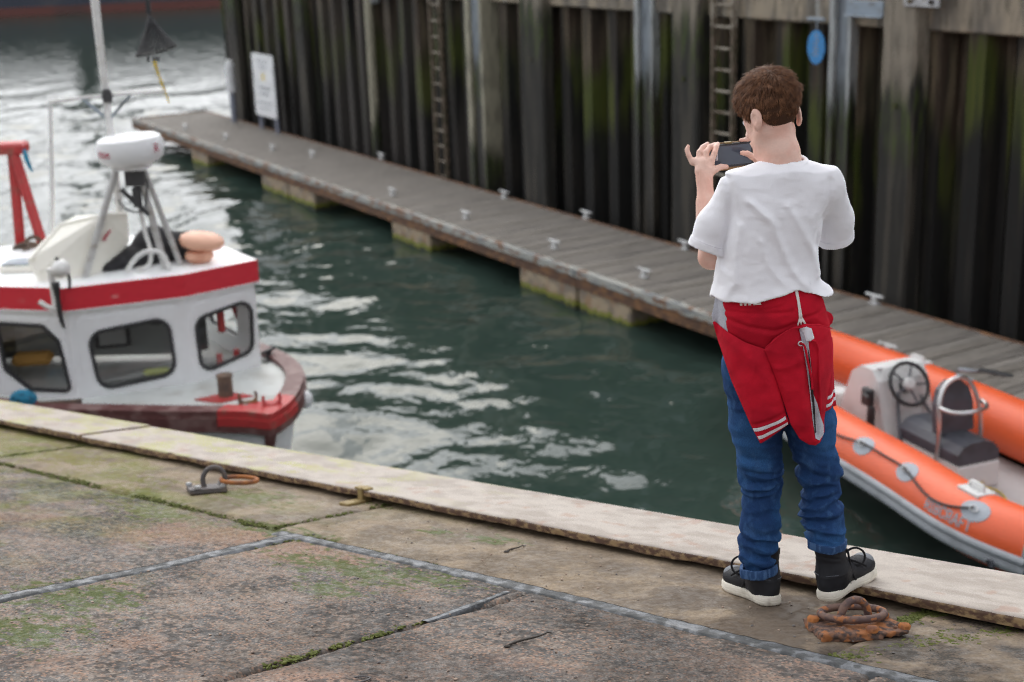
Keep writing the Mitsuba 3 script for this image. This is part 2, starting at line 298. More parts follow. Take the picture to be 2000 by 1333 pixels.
br = [box(2.215, 2.245, -.30, -.245, -.004, .06, .004), box(2.20, 2.26, -.26, -.16, -.006, .010, .004), box(2.19, 2.27, -.29, -.25, .050, .060, .003)]
m = cat(br); m.apply_transform(SLM); add('bracket', m, 'brass', 'kerb'); label('kerb__bracket', 'small brass coloured bracket holding the kerb')

# ---------------------------------------------------------------- water
def axis_pts(lo, hi, h, far):
    a = list(np.arange(lo, hi, h)); st = h
    while a[-1] < far[1]: st = min(st * 1.12, 40); a.append(a[-1] + st)
    b = [a[0]]; st = h
    while b[-1] > far[0]: st = min(st * 1.12, 40); b.append(b[-1] - st)
    return np.array(b[:0:-1] + a)
X, Y = axis_pts(-11, 6, .065, (-500, 500)), axis_pts(5, 34, .065, (-60, 900))
cx, cy = np.gradient(X), np.gradient(Y); x, y = np.meshgrid(X, Y, indexing='ij'); cell = np.maximum(cx[:, None], cy[None])
z = np.zeros_like(x); g = np.random.default_rng(12)
for k in range(64):
    lam = .34 * (3.2 / .34) ** g.uniform() ; th = g.uniform(0, 2 * np.pi); amp = .0030 * lam ** .9 * g.uniform(.5, 1.3)
    ph = g.uniform(0, 6.28) + 1.4 * (meshkit.noise(np.stack([x * .45, y * .45, 0 * x + k], -1), k) - .5) * 2
    z += amp * np.sin((x * math.cos(th) + y * math.sin(th)) * 2 * np.pi / lam + ph) * np.clip((lam / cell - 2) / 3, 0, 1)
a, b = x.shape; i = (np.arange(a - 1)[:, None] * b + np.arange(b - 1)[None]).ravel()
f = np.vstack([np.stack([i, i + b, i + b + 1], 1), np.stack([i, i + b + 1, i + 1], 1)])
scene['water_bsdf'] = {'type': 'twosided', 'id': 'water_bsdf', 'bsdf': {'type': 'bumpmap', 'scale': 1.0, 'arbitrary': proc(lambda p, n, uv: fbm(p.x * 5.0, p.y * 5.0, 0., 3) * .013 + noise(p.x * 1.7 + 4, p.y * 1.7, 2.) * .010, 2e-3),
    'bsdf': {'type': 'plastic', 'int_ior': 1.34, 'diffuse_reflectance': {'type': 'rgb', 'value': [.030, .050, .041]}, 'nonlinear': False}}}
key_for('water'); scene['water'] = ply(trimesh.Trimesh(np.stack([x, y, z], -1).reshape(-1, 3), f, process=False), 'water_bsdf', True); label('water', 'dark green rippled harbour water', kind='structure')
bed = box(-520, 520, -70, 920, -7, -6.5); key_for('seabed'); scene['seabed'] = ply(bed, 'slip_dark'); label('seabed', 'dark harbour bed', kind='structure')

# ---------------------------------------------------------------- harbour wall: w along the wall (far to the left), d behind its face, z up
WA, WN = V(-.5089, .8608, 0), V(.8608, .5089, 0)
def wl(w, d, z): return WA * w + WN * (10.35 + d) + V(0, 0, z)
WM = frame(WN * 10.35, WA, WN, V(0, 0, 1)); WM_ = frame(WN * 10.35, -WA, -WN, V(0, 0, 1))
def wdz(p): return dr.dot(p, mi.Vector3f(*WA.tolist())), dr.dot(p, mi.Vector3f(*WN.tolist())) - 10.35, p.z
def pile_col(p, n, uv):
    w, d, z = wdz(p)
    streak = fbm(w * 7, d * 7, z * .55, 4); st2 = fbm(w * 22, d * 22, z * 1.1, 3); q = z + 1.7 * (fbm(w * 1.9, d * 2, 3., 2) - .5) + .9 * (st2 - .5)
    c = mix((.011, .0108, .010), (.020, .0175, .0145), smoothstep(.45, .72, st2))
    pale = smoothstep(2.1, 2.75, q) * smoothstep(.30, .55, streak)
    c = mix(c, mix((.16, .13, .085), (.055, .038, .026), smoothstep(.35, .6, st2)), pale * .8)
    green = smoothstep(1.45, 2.0, q) * smoothstep(2.7, 2.25, q) * smoothstep(.36, .58, streak)
    c = mix(c, mix((.038, .062, .006), (.10, .11, .014), st2), green * .7)
    low = smoothstep(.60, .74, fbm(w * 5 + 3, d * 5, z * .8, 4)) * smoothstep(.1, .6, z)
    c = mix(c, mix((.014, .026, .008), (.045, .040, .032), st2), low * .5)
    gl = smoothstep(15.5, 18.5, w) * smoothstep(.42, .62, fbm(w * 5.5 + 1, d * 3, z * .25, 3))
    return mix(c, (.085, .075, .068), gl * .45)
mat('pile_steel', pile_col, .75, spec=.3)
def post_col(light, ztop, seed, shift=0.0):
    def fn(p, n, uv):
        w, d, z = wdz(p); st = fbm(w * 12 + seed, d * 12, z * .7, 4); f = fbm(w * 45, d * 45, z * 4, 3)
        q = z + .9 * (st - .5) + .5 * (f - .5) - shift * (w > 12)
        c = mix((.016, .015, .0125), (.050, .044, .034), smoothstep(.45, .68, st))
        c = mix(c, (.045, .068, .009), smoothstep(ztop - 1.0, ztop - .4, q) * smoothstep(.4, .65, f) * .8)
        return mix(c, mix(light, mi.Color3f(light) * .55, smoothstep(.4, .7, f)), smoothstep(ztop - .35, ztop + .05, q))
    return fn
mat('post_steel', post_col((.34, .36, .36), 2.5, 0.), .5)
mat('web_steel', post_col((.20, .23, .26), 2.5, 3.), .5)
mat('post_timber', post_col((.24, .21, .165), 2.75, 5., .55), .8)
mat('post_streak', post_col((.33, .31, .23), 1.2, 9.), .6)
def cap_col(p, n, uv):
    w, d, z = wdz(p); st = fbm(w * 6, d * 6, z * 1.2, 4); f = fbm(w * 30, d * 30, z * 5, 4)
    c = mix((.32, .27, .20), (.15, .135, .115), smoothstep(.38, .62, st)); c = mix(c, (.09, .08, .06), smoothstep(.5, .72, f) * .7)
    return mix(c, (.30, .31, .30), smoothstep(.66, .75, fbm(w * 11 + 4, d, z * .5, 3)))
mat('cap_concrete', cap_col, .85)
wall = thing('harbour_wall', 'dark mossy sheet pile wall with concrete cap behind the pontoon', 'wall')
PW = .526
prof = [(-PW / 2, .20), (-.155, .20), (-.10, 0), (.10, 0), (.155, .20), (PW / 2, .20)]
prof = Polygon(prof + [(a * .97, b + .02) for a, b in prof[::-1]])
pm = extrude(prof, 6.2); pm.apply_translation((0, 0, -3.0))
pm = pm.subdivide_to_size(.6); pm = trimesh.Trimesh(pm.vertices, pm.faces)
first = None
for k in range(-13, 38):
    M = WM @ trimesh.transformations.translation_matrix((9.03 + k * PW, .006 * ((k * 7) % 3 - 1), 0)); M = WM @ trimesh.transformations.translation_matrix((9.03 + k * PW, .012 * ((k * 7) % 3 - 1), 0))
    if first is None: first = add('sheet_pile', pm, 'pile_steel', wall, to_world=to(M))
    else: copy('sheet_pile', first, to(M), wall)
WEND = 9.03 + 37.5 * PW
m = box(-9, WEND + .06, -.06, 1.0, 3.10, 3.86, .02).subdivide_to_size(.5); m.apply_transform(WM); add('concrete_cap', jitter(m, .008, 3), 'cap_concrete', wall)
m = box(2.2, WEND - .02, .25, 24, -3, 3.08); m.apply_transform(WM); add('fill', m, 'slip_dark', wall)
m = box(WEND - .02, WEND + .05, .02, 24, -3, 3.09).subdivide_to_size(.35); m.apply_transform(WM); add('end_face', jitter(m, .05, 3, 2), 'pile_steel', wall)
m = box(-9, WEND, 1.0, 60, 3.0, 3.8); m.apply_transform(WM); key_for('quay'); scene['quay'] = ply(m, 'cap_concrete'); label('quay', 'quay top behind the harbour wall', kind='structure')
def wall_box(*a, ch=.006): m = box(*a, ch); m.apply_transform(WM); return m
def h_post(w0, w1, d0, ztop, text, mk='post_steel', fl=.02):
    k = thing('steel_post', text, 'post', 'steel posts standing against the harbour wall')
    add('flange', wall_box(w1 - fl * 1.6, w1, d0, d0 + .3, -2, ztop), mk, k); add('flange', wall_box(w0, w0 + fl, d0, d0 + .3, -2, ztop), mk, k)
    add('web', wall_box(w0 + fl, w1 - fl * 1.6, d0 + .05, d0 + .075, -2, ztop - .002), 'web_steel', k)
    return k
h_post(10.53, 10.84, -.12, 4.4, 'grey steel post beside the blue oval tag', fl=.05)
h_post(13.80, 14.17, -.12, 4.4, 'grey steel post just left of the timber post beside the nearer ladder', fl=.05)
h_post(17.68, 18.15, -.22, 4.4, 'pale streaked steel post right of the thin far ladder', 'post_streak', .07)
k = thing('guide_pole', 'thin pale pole on the wall between the white sign and the far ladder', 'pole'); add('shaft', cyl(wl(21.5, -.12, -2), wl(21.5, -.12, 4.3), .075, 16), 'post_streak', k, 40); add('clamp', wall_box(21.38, 21.62, -.12, .02, 2.95, 3.05), 'post_steel', k)
def t_post(w0, w1, d0, ztop, text):
    k = thing('timber_post', text, 'post', 'timber posts standing against the harbour wall')
    m = wall_box(w0, w1, d0, .0, -2, ztop, ch=.03).subdivide_to_size(.25); add('timber', jitter(m, .008, 4, int(w0)), 'post_timber', k)
    for z in (3.45, 2.4): add('bolt', cyl(wl((w0 + w1) / 2, d0 - .015, z), wl((w0 + w1) / 2, d0 + .02, z), .03, 8), 'pile_steel', k)
    return k
t_post(9.58, 10.02, -.22, 4.4, 'broad timber post with the grey steel plate at its top')
t_post(12.82, 13.32, -.22, 4.4, 'broad timber post left of the nearer ladder')
t_post(16.12, 16.68, -.2, 4.3, 'broad brown timber post right of the pale streaked post')
t_post(24.2, 24.6, -.16, 4.2, 'dark timber post behind the white sign')
t_post(27.6, 28.0, -.16, 4.2, 'dark timber post at the far left end of the wall')
mat('steel_blue', dirty((.24, .29, .34), (.13, .13, .13), .4, 12), .45)
mat('galv', dirty((.42, .43, .44), (.24, .22, .20), .4, 20), .4, metal=.3)
k = thing('steel_beam', 'grey blue steel cross beam between the steel post and the plated timber post', 'beam'); add('web', wall_box(10.03, 10.52, -.20, -.17, 3.22, 3.36), 'steel_blue', k); add('flange', wall_box(10.025, 10.525, -.24, -.13, 3.205, 3.222), 'steel_blue', k)
k = thing('steel_plate', 'grey bolted steel plate on the broad timber post at the top edge', 'plate'); add('plate', wall_box(9.30, 9.73, -.25, -.222, 3.33, 3.6), 'galv', k)
for w_ in (9.38, 9.64): add('bolt', cyl(wl(w_, -.275, 3.38), wl(w_, -.249, 3.38), .022, 8), 'pile_steel', k)
mat('ladder_rust', dirty((.15, .115, .085), (.075, .065, .04), .5, 14), .8)
mat('ladder_pale', dirty((.30, .27, .22), (.14, .11, .08), .5, 14), .75)
def ladder(w0, w1, z0, text, dd):
    k = thing('ladder', text, 'ladder', 'ladders fixed to the harbour wall')
    for w_ in (w0, w1): add('rail', wall_box(w_ - .02, w_ + .02, dd - .035, dd + .035, z0, 3.0), 'ladder_rust', k); add('rail', wall_box(w_ - .022, w_ + .022, dd - .036, dd + .036, 3.003, 4.6), 'ladder_pale', k)
    for z in np.arange(z0 + .12, 4.4, .235): add('rung', cyl(wl(w0, dd, z), wl(w1, dd, z), .016, 8), 'ladder_pale', k, 40)
    return k
ladder(12.30, 12.64, .3, 'rusty steel wall ladder just left of the boy head', -.13)
ladder(19.1, 19.4, .3, 'thin dark far ladder on the wall left of the pale streaked post', -.10)
mat('tag_blue', dirty((.03, .22, .52), (.02, .12, .25), .35, 20), .4)
mat('print_white', (.75, .75, .73), .6)
k = thing('oval_tag', 'blue oval number tag hanging on the wall beside the steel post', 'tag')
ov = extrude(Point(0, 0).buffer(1, 24), .012); ov.vertices = ov.vertices * V(.125, .17, 1)
VM = lambda w, d, z: frame(wl(w, d, z), -WA, V(0, 0, 1), -WN)
m = moved(ov, VM(10.985, -.14, 2.875)); add('disc', m, 'tag_blue', k)
add('hanger', [cyl(wl(10.985, -.145, 3.03), wl(10.985, -.145, 3.16), .008, 6), cyl(wl(10.87, -.15, 3.155), wl(11.11, -.15, 3.155), .018, 6)], 'steel_blue', k)
for q, zz in (('3', .03), ('8', -.09)):
    m = meshkit.text_mesh(q, .10, .002); m.apply_translation((-m.bounds[:, 0].mean(), zz, .0122)); add('lettering', moved(m, VM(10.985, -.14, 2.875)), 'tag_ink' if False else 'steel_blue', k)
mat('growth', dirty((.05, .055, .03), (.10, .10, .05), .5, 30), .95)
k = thing('weed_clump', 'dark round clump of weed growing on the wall behind the boy head', 'weed'); m = ellipsoid(wl(11.95, -.05, 2.32), (.16, .12, .11)); add('weed', jitter(m, .05, 14), 'growth', k, True); label(k + '__weed', kind='stuff')

# ---------------------------------------------------------------- pontoon
for i_, c_ in enumerate(((.215, .195, .172), (.185, .168, .15), (.245, .224, .20), (.20, .18, .156))):
    mat(f'deck_{i_}', (lambda c_, i_: lambda p, n, uv: mix(c_, mi.Color3f(c_) * .62, smoothstep(.4, .68, fbm(wdz(p)[0] * 60, wdz(p)[1] * 3, i_ * 3., 3))) * (.85 + .3 * noise(wdz(p)[0] * 260, wdz(p)[1] * 30, 1.)))(c_, i_), .75, spec=.3)
mat('fascia', lambda p, n, uv: mix(mix((.34, .34, .31), (.19, .20, .20), smoothstep(.4, .65, fbm(p.x * 6, p.y * 6, p.z * 30, 4))), (.17, .085, .045), smoothstep(.50, .64, fbm(p.x * 9 + 3, p.y * 9, p.z * 14, 4)) * .9), .75)
mat('rust_beam', dirty((.10, .055, .035), (.22, .11, .05), .45, 12), .85)
def float_col(p, n, uv):
    w, d, z = wdz(p); f = fbm(w * 9, d * 9, z * 9, 4)
    c = mix((.34, .27, .185), (.20, .165, .13), smoothstep(.4, .62, f)); c = mix(c, (.24, .12, .055), smoothstep(.55, .7, fbm(w * 14 + 2, d * 5, z * 3, 4)) * .8)
    q = z + .09 * (fbm(w * 22, d * 22, 0., 3) - .5); c = mix(c, (.16, .17, .02), smoothstep(.10, .05, q)); return mix(c, (.03, .035, .02), smoothstep(.03, .0, q))
mat('float_concrete', float_col, .85)
mat('galv_pale', dirty((.55, .56, .56), (.33, .32, .31), .4, 20), .4, metal=.2)
pont = thing('pontoon', 'long narrow plank decked floating pontoon along the harbour wall', 'pontoon')
D0, D1 = 8.46 - 10.35, 10.06 - 10.35
bm = box(-.061, .061, D0 + .09, D1 - .03, .425, .455, .004); proto = {}
for i_, w_ in enumerate(np.arange(3.0, 29.35, .13)):
    M = WM @ trimesh.transformations.translation_matrix((w_, .008 * ((i_ * 5) % 7 - 3) / 3, .003 * ((i_ * 3) % 5 - 2) / 2))
    if not proto: proto['k'] = add('deck_board', bm, 'deck_0', pont, to_world=to(M))
    else: copy('deck_board', proto['k'], to(M), pont, f'deck_{(i_ * 7 + i_ // 5) % 4}')
for a, b in ((2.9, 8.0), (8.01, 12.9), (12.91, 17.7), (17.71, 22.6), (22.61, 29.45)):
    m = wall_box(a, b, D0, D0 + .085, .36, .462, ch=.012).subdivide_to_size(.3); add('edge_rail', jitter(m, .004, 6, 1), 'fascia', pont)
    m = wall_box(a, b, D0 + .02, D0 + .07, .24, .357, ch=.004).subdivide_to_size(.3); add('edge_beam', jitter(m, .004, 6, 3), 'rust_beam', pont)
    add('edge_rail', wall_box(a, b, D1 - .027, D1 + .03, .34, .46, ch=.008), 'rust_beam', pont)
add('end_beam', wall_box(29.46, 29.52, D0, D1 + .03, .25, .46), 'rust_beam', pont)
for a, b in ((25.08, 25.92), (21.28, 22.39), (20.21, 21.22), (16.42, 17.53), (12.92, 14.12), (11.87, 12.86), (7.4, 8.6), (3.6, 4.8)):
    m = wall_box(a, b, D0 + .03, D1 - .05, -.35, .30, ch=.02).subdivide_to_size(.2); add('float', jitter(m, .006, 7), 'float_concrete', pont)
cl = [box(-.12, .12, -.018, .018, .075, .10, .008), box(-.035, .035, -.02, .02, 0, .078, .005), box(-.06, .06, -.035, .035, 0, .012, .003)]
clm = cat(cl); cproto = None
for x_, y_ in ((-2.046, 23.374), (-.035, 19.692), (1.02, 18.109), (2.057, 16.184), (3.6, 13.55), (-1.637, 20.184), (-.547, 18.384), (.544, 16.479), (1.455, 14.933), (-3.252, 23.895), (-4.05, 24.75), (-5.15, 26.3), (-6.2, 27.75), (2.55, 13.1), (3.3, 11.9)):
    M = frame(V(x_, y_, .457), WA, WN, V(0, 0, 1))
    if cproto is None: cproto = add('cleat', clm, 'galv_pale', pont, to_world=to(M))
    else: copy('cleat', cproto, to(M), pont)
# sign and marker on the pontoon
k = thing('sign', 'white notice board on two posts at the far end of the pontoon', 'sign')
SGM = frame(wl(25.6, -.42, .455), -WA, V(0, 0, 1), -WN)      # x right, y up, z to the water
mat('sign_white', dirty((.74, .75, .76), (.55, .56, .57), .4, 8), .5); mat('sign_ink', (.13, .14, .17), .7); mat('sign_yellow', (.62, .50, .16), .7); mat('sign_post', (.22, .24, .30), .5)
bp = Polygon([(-.52, .28), (.52, .28), (.52, 1.45), (-.52, 1.45)]).buffer(-.06).buffer(.06)
add('board', moved(extrude(bp, .02), SGM), 'sign_white', k)
for q in (-.40, .40): m = box(q - .03, q + .03, 0, 1.3, -.05, -.002); add('post', moved(m, SGM), 'sign_post', k)
rows = [(1.30, .055, .5), (1.20, .055, .4), (.80, .075, .62), (.68, .075, .5), (.52, .06, .7), (.42, .06, .55)]
g = np.random.default_rng(4); words = []
for yy, hh, ww in rows:
    xx = -ww / 2
    while xx < ww / 2:
        l = g.uniform(.05, .14); words.append(box(xx, min(xx + l, ww / 2), yy, yy + hh * .55, .0205, .0215)); xx += l + .035
add('lettering', [moved(q, SGM) for q in words], 'sign_ink', k); add('emblem', moved(box(-.07, .07, .95, 1.10, .0205, .0225), SGM), 'sign_yellow', k)
k = thing('marker_post', 'slim white post left of the notice board on the pontoon', 'post')
add('shaft', cyl(wl(27.35, -.45, .455), wl(27.35, -.45, 1.25), .055, 12), 'sign_post', k, 40); add('head', lathe([(0, 0), (.085, .0), (.10, .1), (.08, .35), (.10, .5), (.06, .62), (0, .64)], 16).apply_transform(frame(wl(27.35, -.45, 1.05), V(1, 0, 0), V(0, 1, 0), V(0, 0, 1))), 'sign_white', k, 40)

# ---------------------------------------------------------------- ship far across the harbour
mat('ship_navy', dirty((.030, .036, .055), (.05, .05, .06), .4, .6), .5); mat('ship_red', dirty((.115, .038, .030), (.075, .035, .03), .4, .5), .6); mat('ship_dark', (.05, .045, .04), .7)
SHM = frame(V(-22.76, 80.5, 0), V(-.9854, -.170, 0), V(.170, -.9854, 0), V(0, 0, 1))
def hull_prism(L, W, z0, z1, fl0, fl1):
    o = [(-L / 2 + 3, -W / 2), (L / 2 - 7, -W / 2), (L / 2 - 2.5, -W / 3), (L / 2, 0), (L / 2 - 2.5, W / 3), (L / 2 - 7, W / 2), (-L / 2 + 3, W / 2), (-L / 2, W / 3), (-L / 2, -W / 3)]
    a = np.array([(x * fl0, y * fl0, z0) for x, y in o] + [(x * fl1, y * fl1, z1) for x, y in o]); n = len(o); f = []
    for i in range(n): j = (i + 1) % n; f += [(i, j, n + j), (i, n + j, n + i)]
    f += [(0, i + 1, i) for i in range(1, n - 1)] + [(n, n + i, n + i + 1) for i in range(1, n - 1)]
    m = trimesh.Trimesh(a, f, process=False); return m if m.volume > 0 else trimesh.Trimesh(a, np.array(f)[:, ::-1], process=False)
k = thing('ship', 'dark navy ship hull with red waterline band far across the harbour', 'ship')
add('boot_band', moved(hull_prism(52, 9, -1.5, .42, .985, .995), SHM), 'ship_red', k); add('hull', moved(hull_prism(52, 9, .421, 1.7, .996, 1.0), SHM), 'ship_navy', k)
m = box(-8, 8, -2.5, 2.5, 1.7, 4.2); add('deckhouse', moved(m, SHM), 'ship_dark', k)
m = box(-.6, .6, 1.4, 2.4, 4.2, 15); add('mast', moved(m, SHM), 'ship_dark', k)
# ================================================================ fishing boat
Z3 = V(0, 0, 1)
mat('boat_white', dirty((.77, .78, .79), (.66, .65, .62), .22, 4, var=.03), .35)
mat('boat_red', lambda p, n, uv: mix((.60, .028, .045), (.66, .20, .20), smoothstep(.70, .80, fbm(p.x * 9, p.y * 9, p.z * 14, 4))), .4)
mat('boat_brown', dirty((.115, .045, .042), (.20, .12, .11), .45, 12), .55)
mat('paint_red', dirty((.42, .040, .040), (.30, .09, .07), .35, 12), .5)
mat('deck_grey', dirty((.52, .54, .52), (.40, .40, .37), .4, 6, var=.05), .6)
mat('rubber', (.022, .023, .025), .55); mat('black_cloth', dirty((.018, .018, .020), (.04, .04, .045), .4, 20), .85)
mat('alu', dirty((.50, .50, .49), (.34, .31, .27), .35, 22), .35, metal=.25); mat('white_pipe', dirty((.70, .70, .68), (.50, .48, .44), .3, 20), .4)
mat('cream_plastic', dirty((.80, .78, .70), (.62, .56, .42), .2, 7, var=.03), .5); mat('buoy_pink', dirty((.74, .42, .29), (.58, .28, .18), .35, 12, var=.04), .5)
mat('rust_stem', dirty((.22, .10, .035), (.08, .05, .04), .5, 16), .8); mat('wood_brown', dirty((.15, .10, .07), (.08, .06, .05), .5, 16), .8)
mat('inside_grey', (.34, .35, .34), .7); mat('inside_dark', (.05, .05, .052), .7); mat('cushion', (.52, .28, .07), .8); mat('lime', (.42, .46, .12), .8); mat('rope_blue', dirty((.03, .25, .40), (.015, .11, .19), .5, 60), .8)
mat('ink_black', (.018, .018, .02), .5); mat('logo_red', (.38, .02, .05), .5); mat('yellow', (.66, .50, .05), .6)
scene['pane_glass'] = {'type': 'thindielectric', 'int_ior': 1.5, 'id': 'pane_glass'}
boat = thing('fishing_boat', 'small white fishing boat with red topped wheelhouse moored beyond the kerb', 'boat')
near = [(-1.717, 9.39), (-1.86, 9.455), (-2.05, 9.49), (-2.41, 9.53), (-2.75, 9.585), (-3.21, 9.66), (-3.6, 9.77), (-4.0, 9.95), (-4.5, 10.35), (-5.1, 11.0), (-5.6, 11.8)]
far_ = [(-1.66, 9.52), (-1.62, 9.69), (-1.60, 9.95), (-1.61, 10.2), (-1.665, 10.47), (-1.83, 10.8), (-2.06, 11.1), (-2.5, 11.6), (-3.1, 12.2), (-3.8, 12.85), (-4.5, 13.3)]
outl = np.array([near[0]] + far_ + near[:0:-1])
def resample(p, n):
    p = np.vstack([p, p[:1]]); d = np.r_[0, np.cumsum(np.linalg.norm(np.diff(p, axis=0), axis=1))]; q = np.linspace(0, d[-1], n, endpoint=False); return np.stack([np.interp(q, d, p[:, 0]), np.interp(q, d, p[:, 1])], 1)
o = np.vstack([spline(np.array([near[0]] + far_), 46), spline(np.array(near[:0:-1]), 46)]); cen0, cen1 = V(-1.717, 9.39), V(-5.05, 12.55)
ax_ = (cen1 - cen0) / np.linalg.norm(cen1 - cen0)
def hull_ring(z):
    u = (o - cen0) @ ax_; mid = cen0 + np.outer(u, ax_); k = {0: 1.0}.get(z, 1.0)
    sc = np.interp(z, [-.55, 0, .5, .95], [.25, .74, .90, 1.0]); off = o - mid; q = mid + off * sc
    tip = np.exp(-((u) / .35) ** 2)[:, None]; q = q * (1 - tip) + (mid + off * max(sc, .2)) * tip
    return np.column_stack([q + ax_ * np.interp(z, [-.55, .95], [.25, 0]) * 1.0, np.full(len(q), z)])
zs = [-.55, -.2, 0, .25, .5, .75, .95]; R_ = [hull_ring(z) for z in zs]; n_ = len(o); v = np.vstack(R_); f = []
for a in range(len(zs) - 1):
    for i in range(n_): j = (i + 1) % n_; f += [(a * n_ + i, a * n_ + j, a * n_ + n_ + j), (a * n_ + i, a * n_ + n_ + j, a * n_ + n_ + i)]
hm = trimesh.Trimesh(v, f, process=False); hm = outward(hm); add('hull', hm, 'boat_white', boat, 50)
OP = Polygon(o).buffer(0)
dk = extrude(OP.buffer(-.05), .03); dk.apply_translation((0, 0, .935)); add('deck', dk, 'deck_grey', boat)
cap = OP.buffer(.03).difference(OP.buffer(-.105)); bowcut = Point(-1.74, 9.42).buffer(.36)
m = extrude(cap.difference(bowcut), .045); m.apply_translation((0, 0, .957)); add('gunwale', m, 'boat_brown', boat)
rub = OP.buffer(.045).difference(OP.buffer(-.01)); m = extrude(rub.difference(bowcut), .105); m.apply_translation((0, 0, .85)); add('rub_rail', m, 'boat_brown', boat)
red = OP.buffer(.035).difference(OP.buffer(-.105)).union(OP.intersection(Point(-1.72, 9.42).buffer(.24))).intersection(bowcut.buffer(-.003)); m = extrude(red, .05); m.apply_translation((0, 0, .958)); add('bow_cap', m, 'paint_red', boat); label(boat + '__bow_cap', 'red painted bow cap')
m = extrude(rub.buffer(.004).intersection(bowcut.buffer(-.004)), .06); m.apply_translation((0, 0, .897)); add('bow_trim', m, 'paint_red', boat)
m = extrude(rub.intersection(bowcut.buffer(-.004)), .05); m.apply_translation((0, 0, .846)); add('bow_band', m, 'boat_brown', boat)
st = [hull_ring(z)[0] for z in (.86, .6, .3, 0, -.3)]; sdir = np.r_[-ax_, 0]
def stem(z0, z1):
    z = np.linspace(z0, z1, 6); p = np.array([np.interp(q, zs, [r[0][0] for r in R_]) for q in z]); q_ = np.array([np.interp(q, zs, [r[0][1] for r in R_]) for q in z]); return tube(np.stack([p, q_, z], 1) + sdir * .012, np.linspace(.045, .032, 6), 8)
add('stem', stem(.86, .70), 'boat_brown', boat, 50); add('stem_foot', stem(.695, -.2), 'rust_stem', boat, 50)
# wheelhouse: three glazed facets to the bow, plain sides and an open back
FA, FB, FC, FD, FE, FF = V(-4.02, 10.16), V(-3.21, 9.96), V(-2.42, 10.25), V(-1.965, 10.62), V(-2.70, 11.72), V(-4.45, 11.30)
WZ0, WZ1 = .965, 1.635
def facet(a, b):
    d = np.r_[b - a, 0]; L_ = np.linalg.norm(d); d /= L_; nrm = V(d[1], -d[0], 0); return frame(np.r_[a, 0], d, Z3, nrm), L_
wins = {'AB': ([(.235, 1.535), (.62, 1.525), (.735, 1.41), (.785, 1.02), (.45, 1.02), (.255, 1.17)], .05), 'BC': ([(.115, 1.455), (.705, 1.505), (.722, 1.055), (.155, 1.012)], .11),
        'CD': ([(.055, 1.455), (.55, 1.52), (.525, 1.10), (.07, 1.018)], .10), 'DE': ([(.35, 1.12), (.95, 1.12), (.95, 1.5), (.35, 1.5)], .06)}
house = boat + '__wheelhouse'; key_for('wheelhouse', boat); wmeshes = []
for nm, a, b in (('AB', FA, FB), ('BC', FB, FC), ('CD', FC, FD), ('DE', FD, FE), ('FA', FF, FA)):
    M, L_ = facet(a, b); w = Polygon([(0, WZ0), (L_, WZ0), (L_, WZ1), (0, WZ1)]); hole = None
    if nm in wins:
        c, r_ = wins[nm]; hole = Polygon(c).buffer(-r_).buffer(r_, 12)
        w = w.difference(hole)
    wm = extrude(w, .03); wm.apply_translation((0, 0, -.03)); wmeshes.append(moved(wm, M))
    if hole is not None:
        k = key_for('window', house); _taken.discard(k)
        rg = extrude(hole.buffer(.008).difference(hole.buffer(-.018)), .022); rg.apply_translation((0, 0, -.010)); gk = add('window', moved(rg, M), 'rubber', house)
        gl = extrude(hole.buffer(-.008), .002); gl.apply_translation((0, 0, -.004)); quad = trimesh.Trimesh(gl.vertices, gl.faces); up = quad.face_normals[:, 2] > .9; quad = trimesh.Trimesh(quad.vertices, quad.faces[up]); 
        add('window_pane', moved(quad, M), 'pane_glass', house)
        if nm != 'DE':
            pan = Polygon([(.05, 1.0), (L_ - .05, 1.0), (L_ - .05, 1.575), (.05, 1.575)]).buffer(-.05).buffer(.05).difference(hole.buffer(.022)); pan = max(getattr(pan, 'geoms', [pan]), key=lambda a: a.area); pm_ = extrude(pan, .009); add('panel_moulding', moved(pm_, M), 'boat_white', house, 30)
scene[house] = ply(cat(wmeshes), 'boat_white')
WP = Polygon([FA, FB, FC, FD, FE, FF])
m = extrude(WP.buffer(.035, join_style=2), .012); m.apply_translation((0, 0, 1.636)); add('roof_lip', m, 'boat_white', boat)
m = extrude(WP.buffer(.03, join_style=2).difference(WP.buffer(-.005, join_style=2)), .168); m.apply_translation((0, 0, 1.649)); add('roof_band', m, 'boat_red', boat); label(boat + '__roof_band', 'bright red band round the wheelhouse roof')
m = extrude(WP.buffer(.026, join_style=2), .014); m.apply_translation((0, 0, 1.805)); add('roof', m, 'boat_white', boat)
# inside: floor line, dash shelf, back panel, gear
def hb(x, y, z, sx, sy, sz, a, mk, nm, ch=.01): mm = box(-sx / 2, sx / 2, -sy / 2, sy / 2, 0, sz, ch); mm.apply_transform(frame(V(x, y, z), V(math.cos(a), math.sin(a), 0), V(-math.sin(a), math.cos(a), 0), Z3)); return add(nm, mm, mk, boat)
hb(-2.75, 10.5, .99, 1.2, .16, .02, .45, 'inside_grey', 'shelf'); hb(-3.5, 10.95, 1.0, 1.75, .03, .62, -.05, 'inside_grey', 'bulkhead'); hb(-3.95, 10.98, 1.0, .5, .03, .62, .2, 'inside_dark', 'bulkhead'); hb(-2.52, 10.95, 1.02, .14, .12, .5, .5, 'inside_dark', 'door_post')
hb(-3.10, 10.62, 1.16, .27, .03, .2, .25, 'inside_dark', 'screen'); hb(-3.095, 10.598, 1.19, .20, .008, .14, .25, 'inside_grey', 'screen_face', 0); hb(-2.66, 10.52, 1.38, .22, .14, .13, .4, 'inside_dark', 'monitor'); hb(-3.68, 10.45, 1.10, .30, .16, .09, .1, 'cushion', 'cushion', .03)
